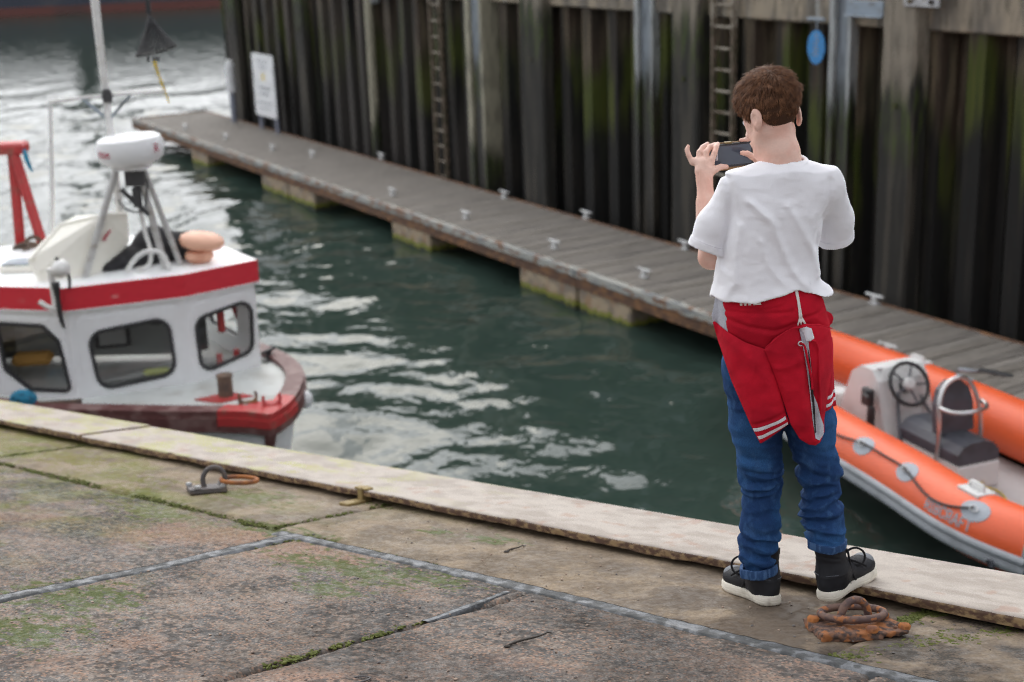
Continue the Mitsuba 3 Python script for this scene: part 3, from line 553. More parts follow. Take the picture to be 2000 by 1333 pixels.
hb(-2.72, 10.36, 1.01, .20, .08, .045, .3, 'lime', 'gloves', .02); hb(-2.25, 10.62, 1.25, .06, .06, .22, .2, 'paint_red', 'flask', .015); hb(-2.16, 10.66, 1.0, .05, .05, .10, .2, 'paint_red', 'bottle', .01); hb(-2.28, 10.58, 1.0, .05, .05, .09, .2, 'paint_red', 'bottle', .01); hb(-2.5, 10.42, 1.01, .12, .08, .07, .4, 'inside_dark', 'radio', .01)
cw = spline([(-2.30, 10.95, 1.52), (-2.22, 10.93, 1.45), (-2.18, 10.92, 1.36), (-2.17, 10.9, 1.28)], 12); add('red_jacket', tube(cw, [.05, .06, .055, .05, .05, .045, .045, .04, .04, .035, .03, .02], 8), 'paint_red', boat, True)
lp = V(-2.52, 10.38, 1.27) + np.array([[.07 * math.cos(a) * .8, .07 * math.cos(a) * .5, .09 * math.sin(a)] for a in np.linspace(.8, 5.6, 20)]); add('cable', tube(lp, .006, 6), 'rubber', boat, True)
# foredeck fittings
k = add('bitt', lathe([(0, 0), (.055, 0), (.055, .145), (.062, .15), (.062, .162), (0, .165)], 20).apply_transform(frame(V(-2.11, 9.89, .975), V(1, 0, 0), V(0, 1, 0), Z3)), 'wood_brown', boat, 40)
bp = extrude(Polygon([(-.2, -.02), (0, -.11), (.22, .02), (.03, .12)]), .012); bp.apply_translation((-2.13, 9.85, .966)); add('bitt_plate', bp, 'paint_red', boat)
for x_, y_ in ((-1.90, 9.62), (-1.72, 9.56)):
    h1 = spline([(-.055, 0, .07), (-.06, 0, .03), (-.03, 0, .005), (.03, 0, .005), (.06, 0, .03), (.055, 0, .075)], 16); m = cat([tube(h1, .011, 8), box(-.07, .07, -.025, .025, -.002, .01, .003)]); m.apply_transform(frame(V(x_, y_, 1.008), V(.95, .3, 0), V(-.3, .95, 0), Z3)); add('fairlead', m, 'rust_stem' if x_ < -1.8 else 'paint_red', boat, 40)
m = cat([box(-.10, .10, -.05, .05, 0, .012, .003), box(-.02, .02, -.015, .015, .01, .07), box(-.08, .08, -.014, .014, .06, .085, .006)]); m.apply_transform(frame(V(-1.93, 10.78, .968), V(.5, .86, 0), V(-.86, .5, 0), Z3)); add('deck_cleat', m, 'rubber', boat)
m = cat([box(-.25, .25, -.07, .07, 0, .01, .003)]); m.apply_transform(frame(V(-3.52, 9.84, .966), V(.97, -.2, 0), V(.2, .97, 0), Z3)); add('side_plate', m, 'paint_red', boat)
for q, x_ in (('T', -2.42), ('O', -2.16)):
    m = meshkit.text_mesh(q, .30, .004, True); m.apply_transform(frame(V(x_, 9.55 + (-x_ - 2.0) * .11, .49), V(.99, -.12, 0), V(0, .10, .995), V(-.12, -.99, .1))); add('hull_lettering', m, 'ink_black', boat)
# mast, spar and aerials
k = boat; mx = V(-2.93, 10.6, 0)
add('mast', tube([mx + V(0, 0, 1.82), mx + V(0, 0, 3.1), mx + V(.0, 0, 4.9)], [.03, .027, .04], 12), 'white_pipe', k, 40)
add('spar', tube(spline([(-3.345, 10.6, 3.07), (-2.93, 10.6, 3.105), (-2.49, 10.6, 3.12)], 12), .013, 8), 'white_pipe', k, 40); add('spar_brace', [tube([mx + V(.0, 0, 2.92), mx + V(.18, 0, 3.10)], .012, 6), tube([mx + V(0, 0, 2.92), mx + V(-.18, 0, 3.09)], .012, 6)], 'steel_blue', k)
add('aerial_pole', tube([(-3.345, 10.6, 3.08), (-3.40, 10.55, 2.4), (-3.46, 10.5, 1.83)], .014, 8), 'white_pipe', k, 40)
add('mast_light', lathe([(0, 0), (.035, 0), (.04, .05), (.03, .09), (0, .1)], 14).apply_transform(frame(mx + V(.02, -.04, 3.06), V(1, 0, 0), V(0, 1, 0), Z3)), 'inside_dark', k, 40)
add('derrick', tube([mx + V(0, 0, 4.82), (-2.51, 10.6, 4.72)], .022, 8), 'white_pipe', k, 40)
ctr = V(-2.735, 10.4, 2.62)
rad = thing('radar', 'white drum shaped radar scanner on the aluminium tripod above the wheelhouse roof', 'radar')
add('dome', lathe([(0, .0), (.15, 0), (.19, .013), (.228, .042), (.243, .095), (.243, .150), (.228, .192), (.19, .211), (.1, .219), (0, .221)], 48).apply_transform(frame(ctr, roty(-.06)[:, 0], V(0, 1, 0), roty(-.06)[:, 2])), 'boat_white', rad, 40)
tx = meshkit.text_mesh('rine', .052, .001, True); tv = tx.vertices.copy(); aa = -2.50 + tv[:, 0] / .245; tx.vertices = np.stack([(.2435 + tv[:, 2]) * np.cos(aa), (.2435 + tv[:, 2]) * np.sin(aa), .088 + tv[:, 1]], 1); tx.apply_transform(frame(ctr, roty(-.06)[:, 0], V(0, 1, 0), roty(-.06)[:, 2])); add('lettering', tx, 'logo_red', rad)
tx = meshkit.text_mesh('R', .06, .001, True); tv = tx.vertices.copy(); aa = -.58 + tv[:, 0] / .245; tx.vertices = np.stack([(.2435 + tv[:, 2]) * np.cos(aa), (.2435 + tv[:, 2]) * np.sin(aa), .088 + tv[:, 1]], 1); tx.apply_transform(frame(ctr, roty(-.06)[:, 0], V(0, 1, 0), roty(-.06)[:, 2])); add('lettering', tx, 'logo_red', rad)
add('mount', box(-2.86, -2.62, 10.3, 10.5, 2.585, 2.618, .006), 'boat_white', rad)
tp = thing('tripod', 'aluminium tripod on the wheelhouse roof carrying the white radar drum', 'tripod')
for b_, t_, r_ in (((-3.14, 10.24, 1.82), (-2.86, 10.38, 2.585), .026), ((-2.585, 10.42, 1.82), (-2.70, 10.42, 2.585), .026), ((-2.49, 10.52, 1.82), (-2.68, 10.46, 2.585), .022)): add('leg', tube([b_, t_], [r_ * 1.05, r_], 12), 'alu', tp, 40)
add('bracket', [box(-2.80, -2.66, 10.36, 10.46, 2.46, 2.584, .01), box(-2.76, -2.70, 10.37, 10.43, 2.30, 2.45, .01), tube([(-2.84, 10.38, 2.44), (-2.66, 10.40, 2.24)], .018, 8)], 'inside_dark', tp)
add('cable', [tube(spline([(-2.86, 10.36, 2.36), (-2.80, 10.33, 2.30), (-2.70, 10.33, 2.28), (-2.66, 10.38, 2.36), (-2.64, 10.40, 2.5)], 20), .007, 6)], 'rubber', tp, True)
hs = thing('hose', 'white hose hanging inside the radar tripod on the wheelhouse roof', 'hose'); add('upper', tube(spline([(-2.73, 10.42, 2.36), (-2.70, 10.40, 2.1), (-2.67, 10.38, 1.95), (-2.70, 10.36, 1.86), (-2.78, 10.34, 1.84)], 30), .017, 8), 'white_pipe', hs, True)
add('loop', tube(spline([(-2.84, 10.3, 1.84), (-2.76, 10.3, 1.94), (-2.66, 10.3, 1.985), (-2.58, 10.32, 1.96), (-2.54, 10.36, 1.83)], 30), .019, 8), 'white_pipe', hs, True)
# things on the roof
ct = thing('fish_crate', 'cream plastic fish crate tilted on the boat roof behind the tripod', 'crate')
cv = [(-3.509, 10.2, 1.967), (-3.514, 10.3, 1.99), (-3.347, 10.5, 2.157), (-2.987, 10.38, 2.239), (-3.147, 10.28, 1.786), (-3.416, 10.16, 1.78), (-3.446, 10.16, 1.89), (-2.9, 10.62, 2.198), (-2.895, 10.58, 2.012), (-3.075, 10.42, 1.771), (-3.333, 10.85, 2.138), (-3.506, 10.75, 1.793)]
add('tub', trimesh.convex.convex_hull(np.vstack([trimesh.creation.icosphere(2).vertices * .022 + np.array(q) for q in cv])), 'cream_plastic', ct, 35)
add('rim', tube([(-3.497, 10.17, 1.982), (-3.337, 10.47, 2.171), (-2.977, 10.35, 2.257), (-2.889, 10.6, 2.214)], .018, 10), 'cream_plastic', ct, 40)
add('mark', tube([(-2.997, 10.33, 2.073), (-2.945, 10.46, 2.159)], [.011, .006], 6), 'logo_red', ct, True)
sk = thing('black_sack', 'black plastic sack heaped on the boat roof behind the tripod legs', 'sack')
def sack(p):
    d = smin(.07, sd_ell(p, (-2.72, 10.72, 1.92), (.17, .16, .17)), sd_ell(p, (-2.90, 10.6, 1.86), (.20, .16, .10)), sd_ell(p, (-2.52, 10.74, 1.92), (.17, .12, .11)), sd_ell(p, (-3.08, 10.45, 1.85), (.16, .08, .06)))
    return np.maximum(d + .035 * (meshkit.fbm(p * 9, 3, 4) - .5) + .012 * np.abs(meshkit.noise(p * 26, 3) - .5), 1.822 - p[:, 2])
add('sack', nets(sack, (-3.35, 10.2, 1.78), (-2.2, 11.05, 2.2), .018), 'black_cloth', sk, True)
by = thing('buoy', 'pink orange buoy lying on the boat roof beside the black sack', 'buoy')
add('body', lathe([(0, -.06), (.10, -.058), (.155, -.035), (.172, 0), (.16, .035), (.11, .06), (.05, .068), (0, .07)], 28).apply_transform(frame(V(-2.345, 10.66, 1.965), roty(.16)[:, 0], V(0, 1, 0), roty(.16)[:, 2])), 'buoy_pink', by, 50)
add('lower_half', lathe([(0, -.045), (.08, -.045), (.11, -.01), (.10, .03), (0, .045)], 24).apply_transform(frame(V(-2.36, 10.60, 1.872), V(1, 0, 0), V(0, 1, 0), Z3)), 'buoy_pink', by, 50)
nt = thing('net_cone', 'black cone shaped net hanging by a line above the fishing boat', 'net')
apx, rc = V(-2.55, 10.6, 3.68), V(-2.525, 10.6, 3.415); rx, ry = V(.146, 0, .035), V(.0, .146, -.02)
ring = [rc + rx * math.cos(a) + ry * math.sin(a) for a in np.linspace(0, 2 * np.pi, 28, endpoint=False)]
add('ring', tube(ring, .007, 6, True), 'ink_black', nt, True); strands = []
for i in range(28):
    e = ring[i]; q = [apx + (e - apx) * t + (rc - (apx * .0 + rc)) for t in (0, .3, .65, 1)]; strands.append(tube([apx + V(0, 0, 0), apx + (e - apx) * .35 * V(.8, .8, 1), apx + (e - apx) * .7 * V(.93, .93, 1), e], .0042, 4))
for t in np.linspace(.12, .95, 13): strands.append(tube([apx + (e - apx) * t * V(.88 + .12 * t, .88 + .12 * t, 1) for e in ring], .0034, 4, True))
add('mesh', strands, 'ink_black', nt); add('line', tube([apx, apx + V(.0, 0, .5), (-2.53, 10.6, 4.71)], [.02, .006, .006], 6), 'ink_black', nt)
add('weights', [ellipsoid(rc + V(a, -.10, -.05), (.012, .012, .02), sub=1) for a in (-.04, .0, .03)], 'ink_black', nt)
add('cord', tube(spline([(-2.525, 10.5, 3.36), (-2.515, 10.55, 3.25), (-2.495, 10.6, 3.13), (-2.47, 10.6, 3.03)], 14), [.008, .014, .012, .008, .011, .007, .009, .011, .007, .01, .006, .006, .006, .005], 6), 'yellow', nt, True); label(nt + '__cord', 'yellow cord tying the net down')
gt = thing('gantry', 'red steel gantry on the aft deck of the fishing boat at the left edge', 'gantry')
tpz = V(-4.05, 11.6, 2.60)
add('head', box(-4.30, -3.90, 11.5, 11.7, 2.55, 2.64, .02), 'boat_red' if False else 'paint_red', gt)
add('leg', tube([(-4.02, 11.6, 2.56), (-4.10, 11.6, .96)], .042, 10), 'paint_red', gt, 40); add('leg', tube([(-3.99, 11.55, 2.56), (-3.62, 11.3, .96)], .042, 10), 'paint_red', gt, 40); add('crossbar', tube([(-4.06, 11.6, 1.5), (-3.8, 11.42, 1.5)], .02, 8), 'paint_red', gt, 40)
rp = thing('rope_bundle', 'brown tangled rope hung on the red gantry', 'rope'); g = np.random.default_rng(3); q = []
for i in range(7): c = V(-3.92, 11.35, 1.62) + g.normal(0, .04, 3); q.append(tube(spline([c + V(g.normal(0, .05) + .12 * math.cos(a) * g.uniform(.5, 1.2), g.normal(0, .03), .22 * math.sin(a)) for a in np.linspace(0, 6.28, 7)[:-1]], 30, True), .016, 6, True))
add('loops', q, 'wood_brown', rp, True)
bt = thing('blue_tie', 'short blue cord tied to the top of the red gantry', 'cord'); add('cord', tube(spline([(-3.88, 11.48, 2.60), (-3.86, 11.46, 2.5), (-3.83, 11.46, 2.42)], 10), [.012, .015, .02, .02, .018, .016, .018, .016, .012, .01], 6), 'rope_blue', bt, True)
fn = thing('white_drum', 'white plastic drum on the aft deck beside the red gantry', 'drum'); add('drum', lathe([(0, 0), (.13, 0), (.14, .05), (.14, .62), (.12, .68), (.05, .7), (0, .7)], 24).apply_transform(frame(V(-4.25, 11.45, .97), V(1, 0, 0), V(0, 1, 0), Z3)), 'white_pipe', fn, 40)
add('lid', lathe([(0, .0), (.08, 0), (.08, .05), (0, .055)], 18).apply_transform(frame(V(-4.25, 11.45, 1.66), V(1, 0, 0), V(0, 1, 0), Z3)), 'ink_black', fn, 40)
hk = thing('pipe_hook', 'white pipe with a hook at the near roof corner of the wheelhouse', 'hook'); add('pipe', tube([(-3.27, 9.885, 1.98), (-3.265, 9.885, 1.70), (-3.255, 9.885, 1.645)], .024, 10), 'white_pipe', hk, 40); add('hook', tube(spline([(-3.25, 9.87, 1.68), (-3.31, 9.86, 1.70), (-3.37, 9.86, 1.745)], 10), .019, 8), 'white_pipe', hk, True)
lmp = thing('spotlight', 'white spotlight with black bracket on the near roof corner', 'lamp'); add('housing', lathe([(0, 0), (.05, .0), (.065, .04), (.06, .10), (.03, .13), (0, .135)], 18).apply_transform(frame(V(-3.19, 9.93, 1.98), V(1, 0, 0), V(0, 0, 1), V(0, -1, 0)) ), 'white_pipe', lmp, 40); add('bracket', [tube(spline([(-3.22, 9.87, 2.06), (-3.16, 9.88, 1.98), (-3.15, 9.9, 1.86), (-3.16, 9.9, 1.82)], 14), .012, 6), tube(spline([(-3.24, 9.865, 1.88), (-3.235, 9.86, 1.75), (-3.23, 9.86, 1.60), (-3.215, 9.86, 1.54)], 14), [.03, .03, .025, .022, .018, .016, .02, .018, .02, .016, .018, .014, .012, .01], 6)], 'rubber', lmp, True)
rb = thing('rope_ball', 'bright blue rope bundle on the near side deck of the fishing boat', 'rope'); g = np.random.default_rng(9); q = []
for i in range(16): R0 = trimesh.transformations.random_rotation_matrix(g.uniform(size=3))[:3, :3]; q.append(tube(np.array([V(-3.56, 9.80, 1.035)] * 16) + (np.array([[.075 * math.cos(a), .075 * math.sin(a), .012 * math.sin(3 * a)] for a in np.linspace(0, 2 * np.pi, 16, endpoint=False)]) @ R0.T) * V(1.2, .8, .8), .011, 5, True))
add('turns', q, 'rope_blue', rb, True)
ob = thing('wooden_handle', 'brown wooden handle lying on the near side deck beside the blue rope', 'handle'); add('handle', tube([(-3.46, 9.80, .995), (-3.2, 9.79, 1.005), (-3.14, 9.79, 1.005)], [.016, .018, .024], 8), 'wood_brown', ob, 40); add('ferrule', tube([(-3.52, 9.80, .993), (-3.461, 9.80, .995)], .021, 8), 'paint_red', ob, 40)
fd = thing('fender', 'small white ball fender hanging at the bow of the fishing boat', 'fender'); add('ball', ellipsoid((-1.565, 10.08, .86), (.06, .06, .07)), 'boat_white', fd, True); add('line', tube([(-1.565, 10.08, .92), (-1.58, 10.08, 1.0)], .008, 6), 'rubber', fd)
tl = thing('roof_clutter', 'low pale box on the boat roof near its left edge', 'box'); add('box', box(-3.85, -3.52, 10.45, 10.7, 1.822, 1.87, .01), 'cream_plastic', tl); add('lid', box(-3.83, -3.6, 10.47, 10.66, 1.872, 1.885, .004), 'rope_blue' if False else 'steel_blue', tl)

# ================================================================ orange inflatable
RO, RF, RL = V(3.19, 9.67, 0), V(-.361, .9326, 0), V(-.9326, -.361, 0)
RM = frame(RO, RF, RL, Z3)
mat('tube_orange', lambda p, n, uv: mix((.78, .125, .036), (.69, .10, .03), fbm(p.x * 3, p.y * 3, p.z * 3, 3)) * (.95 + .1 * noise(p.x * 90, p.y * 90, p.z * 90)), .42)
mat('rib_grey', dirty((.30, .32, .345), (.21, .225, .24), .4, 6), .45); mat('rib_floor', dirty((.42, .405, .40), (.32, .31, .30), .4, 4, var=.05), .7); mat('gel_white', dirty((.64, .64, .63), (.54, .53, .51), .3, 4, var=.03), .35)
mat('seat_grey', dirty((.062, .065, .08), (.045, .046, .054), .4, 9), .5); mat('steel_bright', (.62, .62, .62), .22, metal=.9); mat('patch_grey', (.34, .37, .41), .6); mat('rope_dark', (.05, .045, .045), .8); mat('rope_yellow', dirty((.62, .45, .05), (.42, .32, .06), .5, 60), .8)
rib = thing('inflatable_boat', 'orange rigid inflatable boat with grey console beside the pontoon', 'boat')
half = [(-1.66, .615, .45), (-1.16, .715, .45), (-.52, .685, .45), (.1, .66, .45), (.6, .645, .45), (1.1, .605, .455), (1.55, .54, .465), (1.9, .455, .485), (2.2, .32, .52), (2.36, .15, .545)]
cen = spline(np.array(half + [(2.41, 0, .555)] + [(a, -b, c) for a, b, c in half[::-1]]), 130); rt = .215
tm = tube(cen, rt, 40, caps=False); add('tube', moved(tm, RM), 'tube_orange', rib, True)
for s in (1, -1):
    c0 = cen[0] if s > 0 else cen[-1]; dirn = (cen[0] - cen[3]) if s > 0 else (cen[-1] - cen[-4]); dirn /= np.linalg.norm(dirn)
    prof_ = [(rt + .004, -.03), (rt + .004, .0), (rt * .92, .12), (rt * .7, .26), (rt * .4, .36), (.05, .40), (0, .402)]; m = lathe(prof_, 32); xa = np.cross(dirn, Z3); xa /= np.linalg.norm(xa); m.apply_transform(frame(c0, xa, np.cross(dirn, xa), dirn)); add('tube_cone', moved(m, RM), 'rib_grey', rib, 50)
def on_tube(u, phi, h=0.0, side=1):
    """point and normal on the tube at path index u and angle phi up from the outboard side"""
    i = np.clip(np.asarray(u, float), 0, len(cen) - 1); c = np.stack([np.interp(i, np.arange(len(cen)), cen[:, k]) for k in range(3)], -1); t = np.gradient(cen, axis=0); t = np.stack([np.interp(i, np.arange(len(cen)), t[:, k]) for k in range(3)], -1); t /= np.linalg.norm(t, axis=-1, keepdims=True)
    out = np.cross(t, Z3); out /= np.linalg.norm(out, axis=-1, keepdims=True); out = -out; up = np.cross(out, t); up = up * np.sign(up[..., 2:3]); phi = np.asarray(phi, float)[..., None]
    nn = out * np.cos(phi) + up * np.sin(phi); return c + nn * (rt + h), nn
if on_tube(20., 0.)[0][1] < cen[20][1]: _s = -1
else: _s = 1
def patch(u0, u1, prof, nu):
    U = np.linspace(u0, u1, nu); prof = np.array(prof); uu = np.repeat(U[:, None], len(prof), 1); ph = np.repeat(prof[None, :, 0], nu, 0); hh = prof[None, :, 1:2].transpose(0, 1, 2)
    p, n = on_tube(uu, ph if _s > 0 else np.pi - ph); p = p + n * prof[None, :, 1][..., None]; k = len(prof); i = (np.arange(nu - 1)[:, None] * k + np.arange(k - 1)[None]).ravel()
    f = np.vstack([np.stack([i, i + k, i + k + 1], 1), np.stack([i, i + k + 1, i + 1], 1)]); return trimesh.Trimesh(p.reshape(-1, 3), f, process=False)
add('rub_strake', moved(patch(0, 129, [(-.60, -.004), (-.58, .010), (-.52, .012), (-.47, .030), (-.36, .040), (-.25, .030), (-.20, .014), (-.13, .014), (-.10, .024), (-.04, .027), (.02, .016), (.06, .010), (.08, -.004)], 160), RM), 'rib_grey', rib, 60)
U_of = lambda f_, far=False: (lambda k: k)(np.argmin(np.abs((cen[:65, 0] if not far else cen[65:, 0]) - f_)) + (65 if far else 0))
def disc_patch(u, phi, ru, rp, h, n=28):
    a = np.linspace(0, 2 * np.pi, n, endpoint=False); du = np.linalg.norm(cen[min(u + 1, 129)] - cen[max(u - 1, 0)]) / 2; pts = []
    for r in (1.0, .97, .6, .25):
        pts.append(on_tube(u + r * ru / du * np.cos(a), (phi if _s > 0 else np.pi - phi) + r * rp / rt * np.sin(a), -.003 if r == 1 else h)[0])
    c = on_tube(float(u), phi if _s > 0 else np.pi - phi, h)[0]; v = np.vstack(pts + [c[None]]); f = []
    for k in range(3):
        for i in range(n): j = (i + 1) % n; f += [(k * n + i, k * n + j, k * n + n + j), (k * n + i, k * n + n + j, k * n + n + i)]
    f += [(3 * n + i, 3 * n + (i + 1) % n, len(v) - 1) for i in range(n)]; return trimesh.Trimesh(v, f, process=False)
ropep = []
for f_ in (.58, .0, -.60, -1.22):
    u = int(U_of(f_)); add('d_ring_patch', moved(disc_patch(u, .86, .105, .075, .005), RM), 'patch_grey', rib, 50)
    p, n = on_tube(float(u), .86, .012); a_ = np.linspace(0, 2 * np.pi, 16, endpoint=False); t_ = V(1, 0, 0); b_ = np.cross(n, t_); add('d_ring', moved(tube([p + n * .012 + t_ * .028 * math.cos(q) + b_ * .018 * math.sin(q) + n * .01 * math.cos(q) for q in a_], .005, 6, True), RM), 'steel_bright', rib, True); ropep.append((u, .86))
rl = [(U_of(1.2), .95, .02), (U_of(.9), .75, .014), ropep[0] + (.03,), (U_of(.3), .72, .014), ropep[1] + (.03,), (U_of(-.3), .9, .014), ropep[2] + (.03,), (U_of(-.9), .58, .014), (U_of(-1.1), .66, .016), ropep[3] + (.03,)]
add('grab_rope', moved(tube(spline([on_tube(float(a), b, c)[0] for a, b, c in rl], 120), .0085, 7), RM), 'rope_dark', rib, True)
tx = meshkit.text_mesh('RIBCRAFT', .075, .002, True); tx = tx.subdivide_to_size(.02); W_ = tx.bounds[1, 0]; du = np.linalg.norm(cen[30] - cen[29]); u0 = U_of(-.84)
tv = np.array(tx.vertices); uu = u0 - (tv[:, 0] * (.40 / W_)) / np.linalg.norm(np.diff(cen[:20], axis=0), axis=1).mean(); p, n = on_tube(uu, .20 + tv[:, 1] / rt); add('lettering', moved(trimesh.Trimesh(p + n * (tv[:, 2:3] + .001), tx.faces, process=False), RM), 'patch_grey', rib)
for f_, far, phi in ((-1.08, False, 1.62), (1.25, True, 1.55)):
    u = float(U_of(f_, far)); p, n = on_tube(u, phi); t_ = V(1, 0, 0) if not far else V(.97, .2, 0); b_ = np.cross(n, t_); M = RM @ frame(p, t_, b_, n)
    q = [box(-.10, .10, -.075, .075, -.02, .008, .004), tube(spline([(-.065, 0, .0), (-.06, 0, .035), (0, 0, .045), (.06, 0, .035), (.065, 0, .0)], 16), .013, 8)]; add('handle', moved(cat(q), M), 'gel_white', rib, 40)
for f_ in (.72, -.05): u = int(U_of(f_, True)); add('lashing_pad', moved(disc_patch(u, 1.35, .09, .05, .006), RM), 'patch_grey', rib, 50)
u = float(U_of(.38, True)); p, n = on_tube(u, math.pi - .15); add('valve', moved(lathe([(0, -.01), (.028, -.01), (.028, .012), (.018, .02), (0, .021)], 16), RM @ frame(p, np.cross(n, Z3), Z3, n)), 'seat_grey', rib, 40)
u = float(U_of(-1.45)); p, n = on_tube(u, -.30, .05); a_ = np.linspace(0, 6.283, 20, endpoint=False); t_ = V(1, 0, 0); b_ = np.cross(n, t_); add('drain_ring', moved(tube([p + t_ * .028 * math.cos(q) + b_ * .028 * math.sin(q) for q in a_], .008, 6, True), RM), 'seat_grey', rib, True)
fl = Polygon([(a, b * .86) for a, b, c in half] + [(a, -b * .86) for a, b, c in half[::-1]]); m = extrude(fl, .05); m.apply_translation((0, 0, .17)); add('floor', moved(m, RM), 'rib_floor', rib)
kl = np.array([(-1.7, 0, -.12), (0, 0, -.14), (1.5, 0, -.02), (2.25, 0, .3)]); ch = np.array([(-1.7, .55, .2), (0, .55, .2), (1.5, .44, .28), (2.25, .18, .44)]); v = np.vstack([kl, ch, ch * V(1, -1, 1)]); f = []
for i in range(3): f += [(i, i + 1, 5 + i), (i, 5 + i, 4 + i), (i + 1, i, 8 + i), (i + 1, 8 + i, 9 + i)]
f += [(0, 4, 8)]; add('hull', moved(trimesh.Trimesh(v, f, process=False), RM), 'gel_white', rib); m = box(-1.62, -1.56, -.52, .52, .16, .62, .01); add('transom', moved(m, RM), 'rib_floor', rib)
cp = Polygon([(.42, .22), (1.05, .22), (1.08, .5), (.95, .80), (.84, .875), (.70, .88), (.62, .80), (.53, .5)]).buffer(-.03).buffer(.03)
m = extrude(cp, .46); m.apply_transform(np.array([[1, 0, 0, 0], [0, 0, -1, .235], [0, 1, 0, 0], [0, 0, 0, 1.0]])); add('console', moved(m, RM), 'gel_white', rib, 30)
m = extrude(Polygon([(-.28, .22), (.46, .22), (.46, .36), (.38, .42), (-.28, .42)]).buffer(-.02).buffer(.02), .36); m.apply_transform(np.array([[1, 0, 0, 0], [0, 0, -1, .18], [0, 1, 0, 0], [0, 0, 0, 1.0]])); add('seat_base', moved(m, RM), 'gel_white', rib, 30)
sc = Polygon([(-.18, 0), (.18, 0), (.18, .08), (.13, .135), (.06, .155), (-.06, .155), (-.13, .135), (-.18, .08)]).buffer(-.02).buffer(.02); m = extrude(sc, .68); m.apply_transform(np.array([[0, 0, 1, -.27], [1, 0, 0, 0], [0, 1, 0, .425], [0, 0, 0, 1.0]])); add('seat_cushion', moved(m, RM), 'seat_grey', rib, 35)
bk = Polygon([(-.155, 0), (.155, 0), (.155, .22), (.12, .33), (.05, .385), (-.05, .385), (-.12, .33), (-.155, .22)]).buffer(-.02).buffer(.02); m = extrude(bk, .07); m.apply_transform(np.array([[0, .12, 1, -.02], [1, 0, 0, 0], [0, .99, -.12, .575], [0, 0, 0, 1.0]])); add('backrest', moved(m, RM), 'seat_grey', rib, 35)
fr = spline([(-.03, .185, .30), (-.06, .185, .6), (-.02, .165, .82), (.0, .10, .945), (.0, 0, .985), (.0, -.10, .945), (-.02, -.165, .82), (-.06, -.185, .6), (-.03, -.185, .30)], 60); add('backrest_frame', moved(tube(fr, .017, 10), RM), 'steel_bright', rib, True)
fr = spline([(-.05, .18, .80), (-.15, .15, .79), (-.2, 0, .79), (-.15, -.15, .79), (-.05, -.18, .80)], 40); add('grab_rail', moved(tube(fr, .016, 10), RM), 'steel_bright', rib, True)
whn = V(-.86, 0, .5) / np.linalg.norm((-.86, 0, .5)); wc = V(.545, 0, .775); e1, e2 = V(0, 1, 0), np.cross(whn, V(0, 1, 0))
sw = rib + '__steering_wheel'; a_ = np.linspace(0, 2 * np.pi, 40, endpoint=False); add('steering_wheel', moved(tube([wc + .165 * (e1 * math.cos(q) + e2 * math.sin(q)) for q in a_], .0155, 10, True), RM), 'rubber', rib, True)
for k_ in range(5): q = .5 + k_ * 2 * np.pi / 5; add('spoke', moved(tube([wc - whn * .02, wc + .155 * (e1 * math.cos(q) + e2 * math.sin(q))], [.010, .008], 8), RM), 'seat_grey', sw, 40)
add('hub', moved(lathe([(0, 0), (.05, 0), (.05, .03), (.035, .045), (0, .047)], 20).apply_transform(frame(wc - whn * .02, e1, e2, whn)), RM), 'gel_white', sw, 40); add('column', moved(tube([wc - whn * .02, wc - whn * .14], [.045, .06], 14), RM), 'rubber', sw, 40)
m = cat([box(.58, .70, .275, .33, .62, .76, .015), box(.55, .62, .28, .335, .42, .64, .02), tube([(.64, .31, .72), (.60, .37, .74), (.50, .40, .74)], .014, 8), tube(spline([(.58, .30, .44), (.53, .30, .36), (.50, .30, .24)], 10), .03, 8), ellipsoid((.49, .30, .29), (.05, .035, .06), sub=2)]); add('throttle', moved(m, RM), 'rubber', rib, 40)
add('cable', moved(tube(spline([(.60, .06, .70), (.42, .17, .50), (.25, .22, .30), (.08, .22, .25), (-.05, .2, .34)], 40), .013, 8), RM), 'seat_grey', rib, True); add('cable', moved(tube(spline([(.62, -.12, .70), (.5, -.16, .55), (.42, -.18, .46)], 20), .012, 8), RM), 'seat_grey', rib, True)
m = lathe([(0, 0), (.10, .0), (.115, .02), (.10, .30), (.09, .34), (0, .345)], 24); add('anchor_locker', moved(m, RM @ frame(V(1.25, .16, .2), V(1, 0, 0), V(0, 1, 0), Z3)), 'gel_white', rib, 40); add('locker_handle', moved(tube(spline([(1.2, .27, .40), (1.18, .30, .36), (1.2, .30, .3), (1.28, .30, .28)], 14), .012, 8), RM), 'rubber', rib, True)
add('switch', moved(lathe([(0, 0), (.022, 0), (.02, .015), (0, .018)], 14).apply_transform(frame(V(.69, .17, .88), V(1, 0, 0), V(0, 1, 0), Z3)), RM), 'boat_white', rib, 40)
oa = thing('oar', 'black oar lying on the outer tube of the orange inflatable', 'oar'); add('shaft', moved(tube([(.92, -.76, .665), (.76, -.83, .685)], .016, 8), RM), 'steel_blue', oa, 40); add('blade', moved(box(-.12, .12, -.035, .035, -.012, .012, .01), RM @ frame(V(.66, -.88, .70), V(.9, .42, 0) / np.linalg.norm((.9, .42)), V(-.42, .9, 0) / np.linalg.norm((.9, .42)), Z3)), 'rubber', oa); add('blade_end', moved(ellipsoid((0, 0, 0), (.05, .036, .012), sub=2), RM @ frame(V(.55, -.93, .70), V(.9, .42, 0), V(-.42, .9, 0), Z3)), 'rubber', oa, True)
yr = thing('yellow_rope', 'yellow rope coiled on the floor of the orange inflatable', 'rope'); g = np.random.default_rng(6); q = []
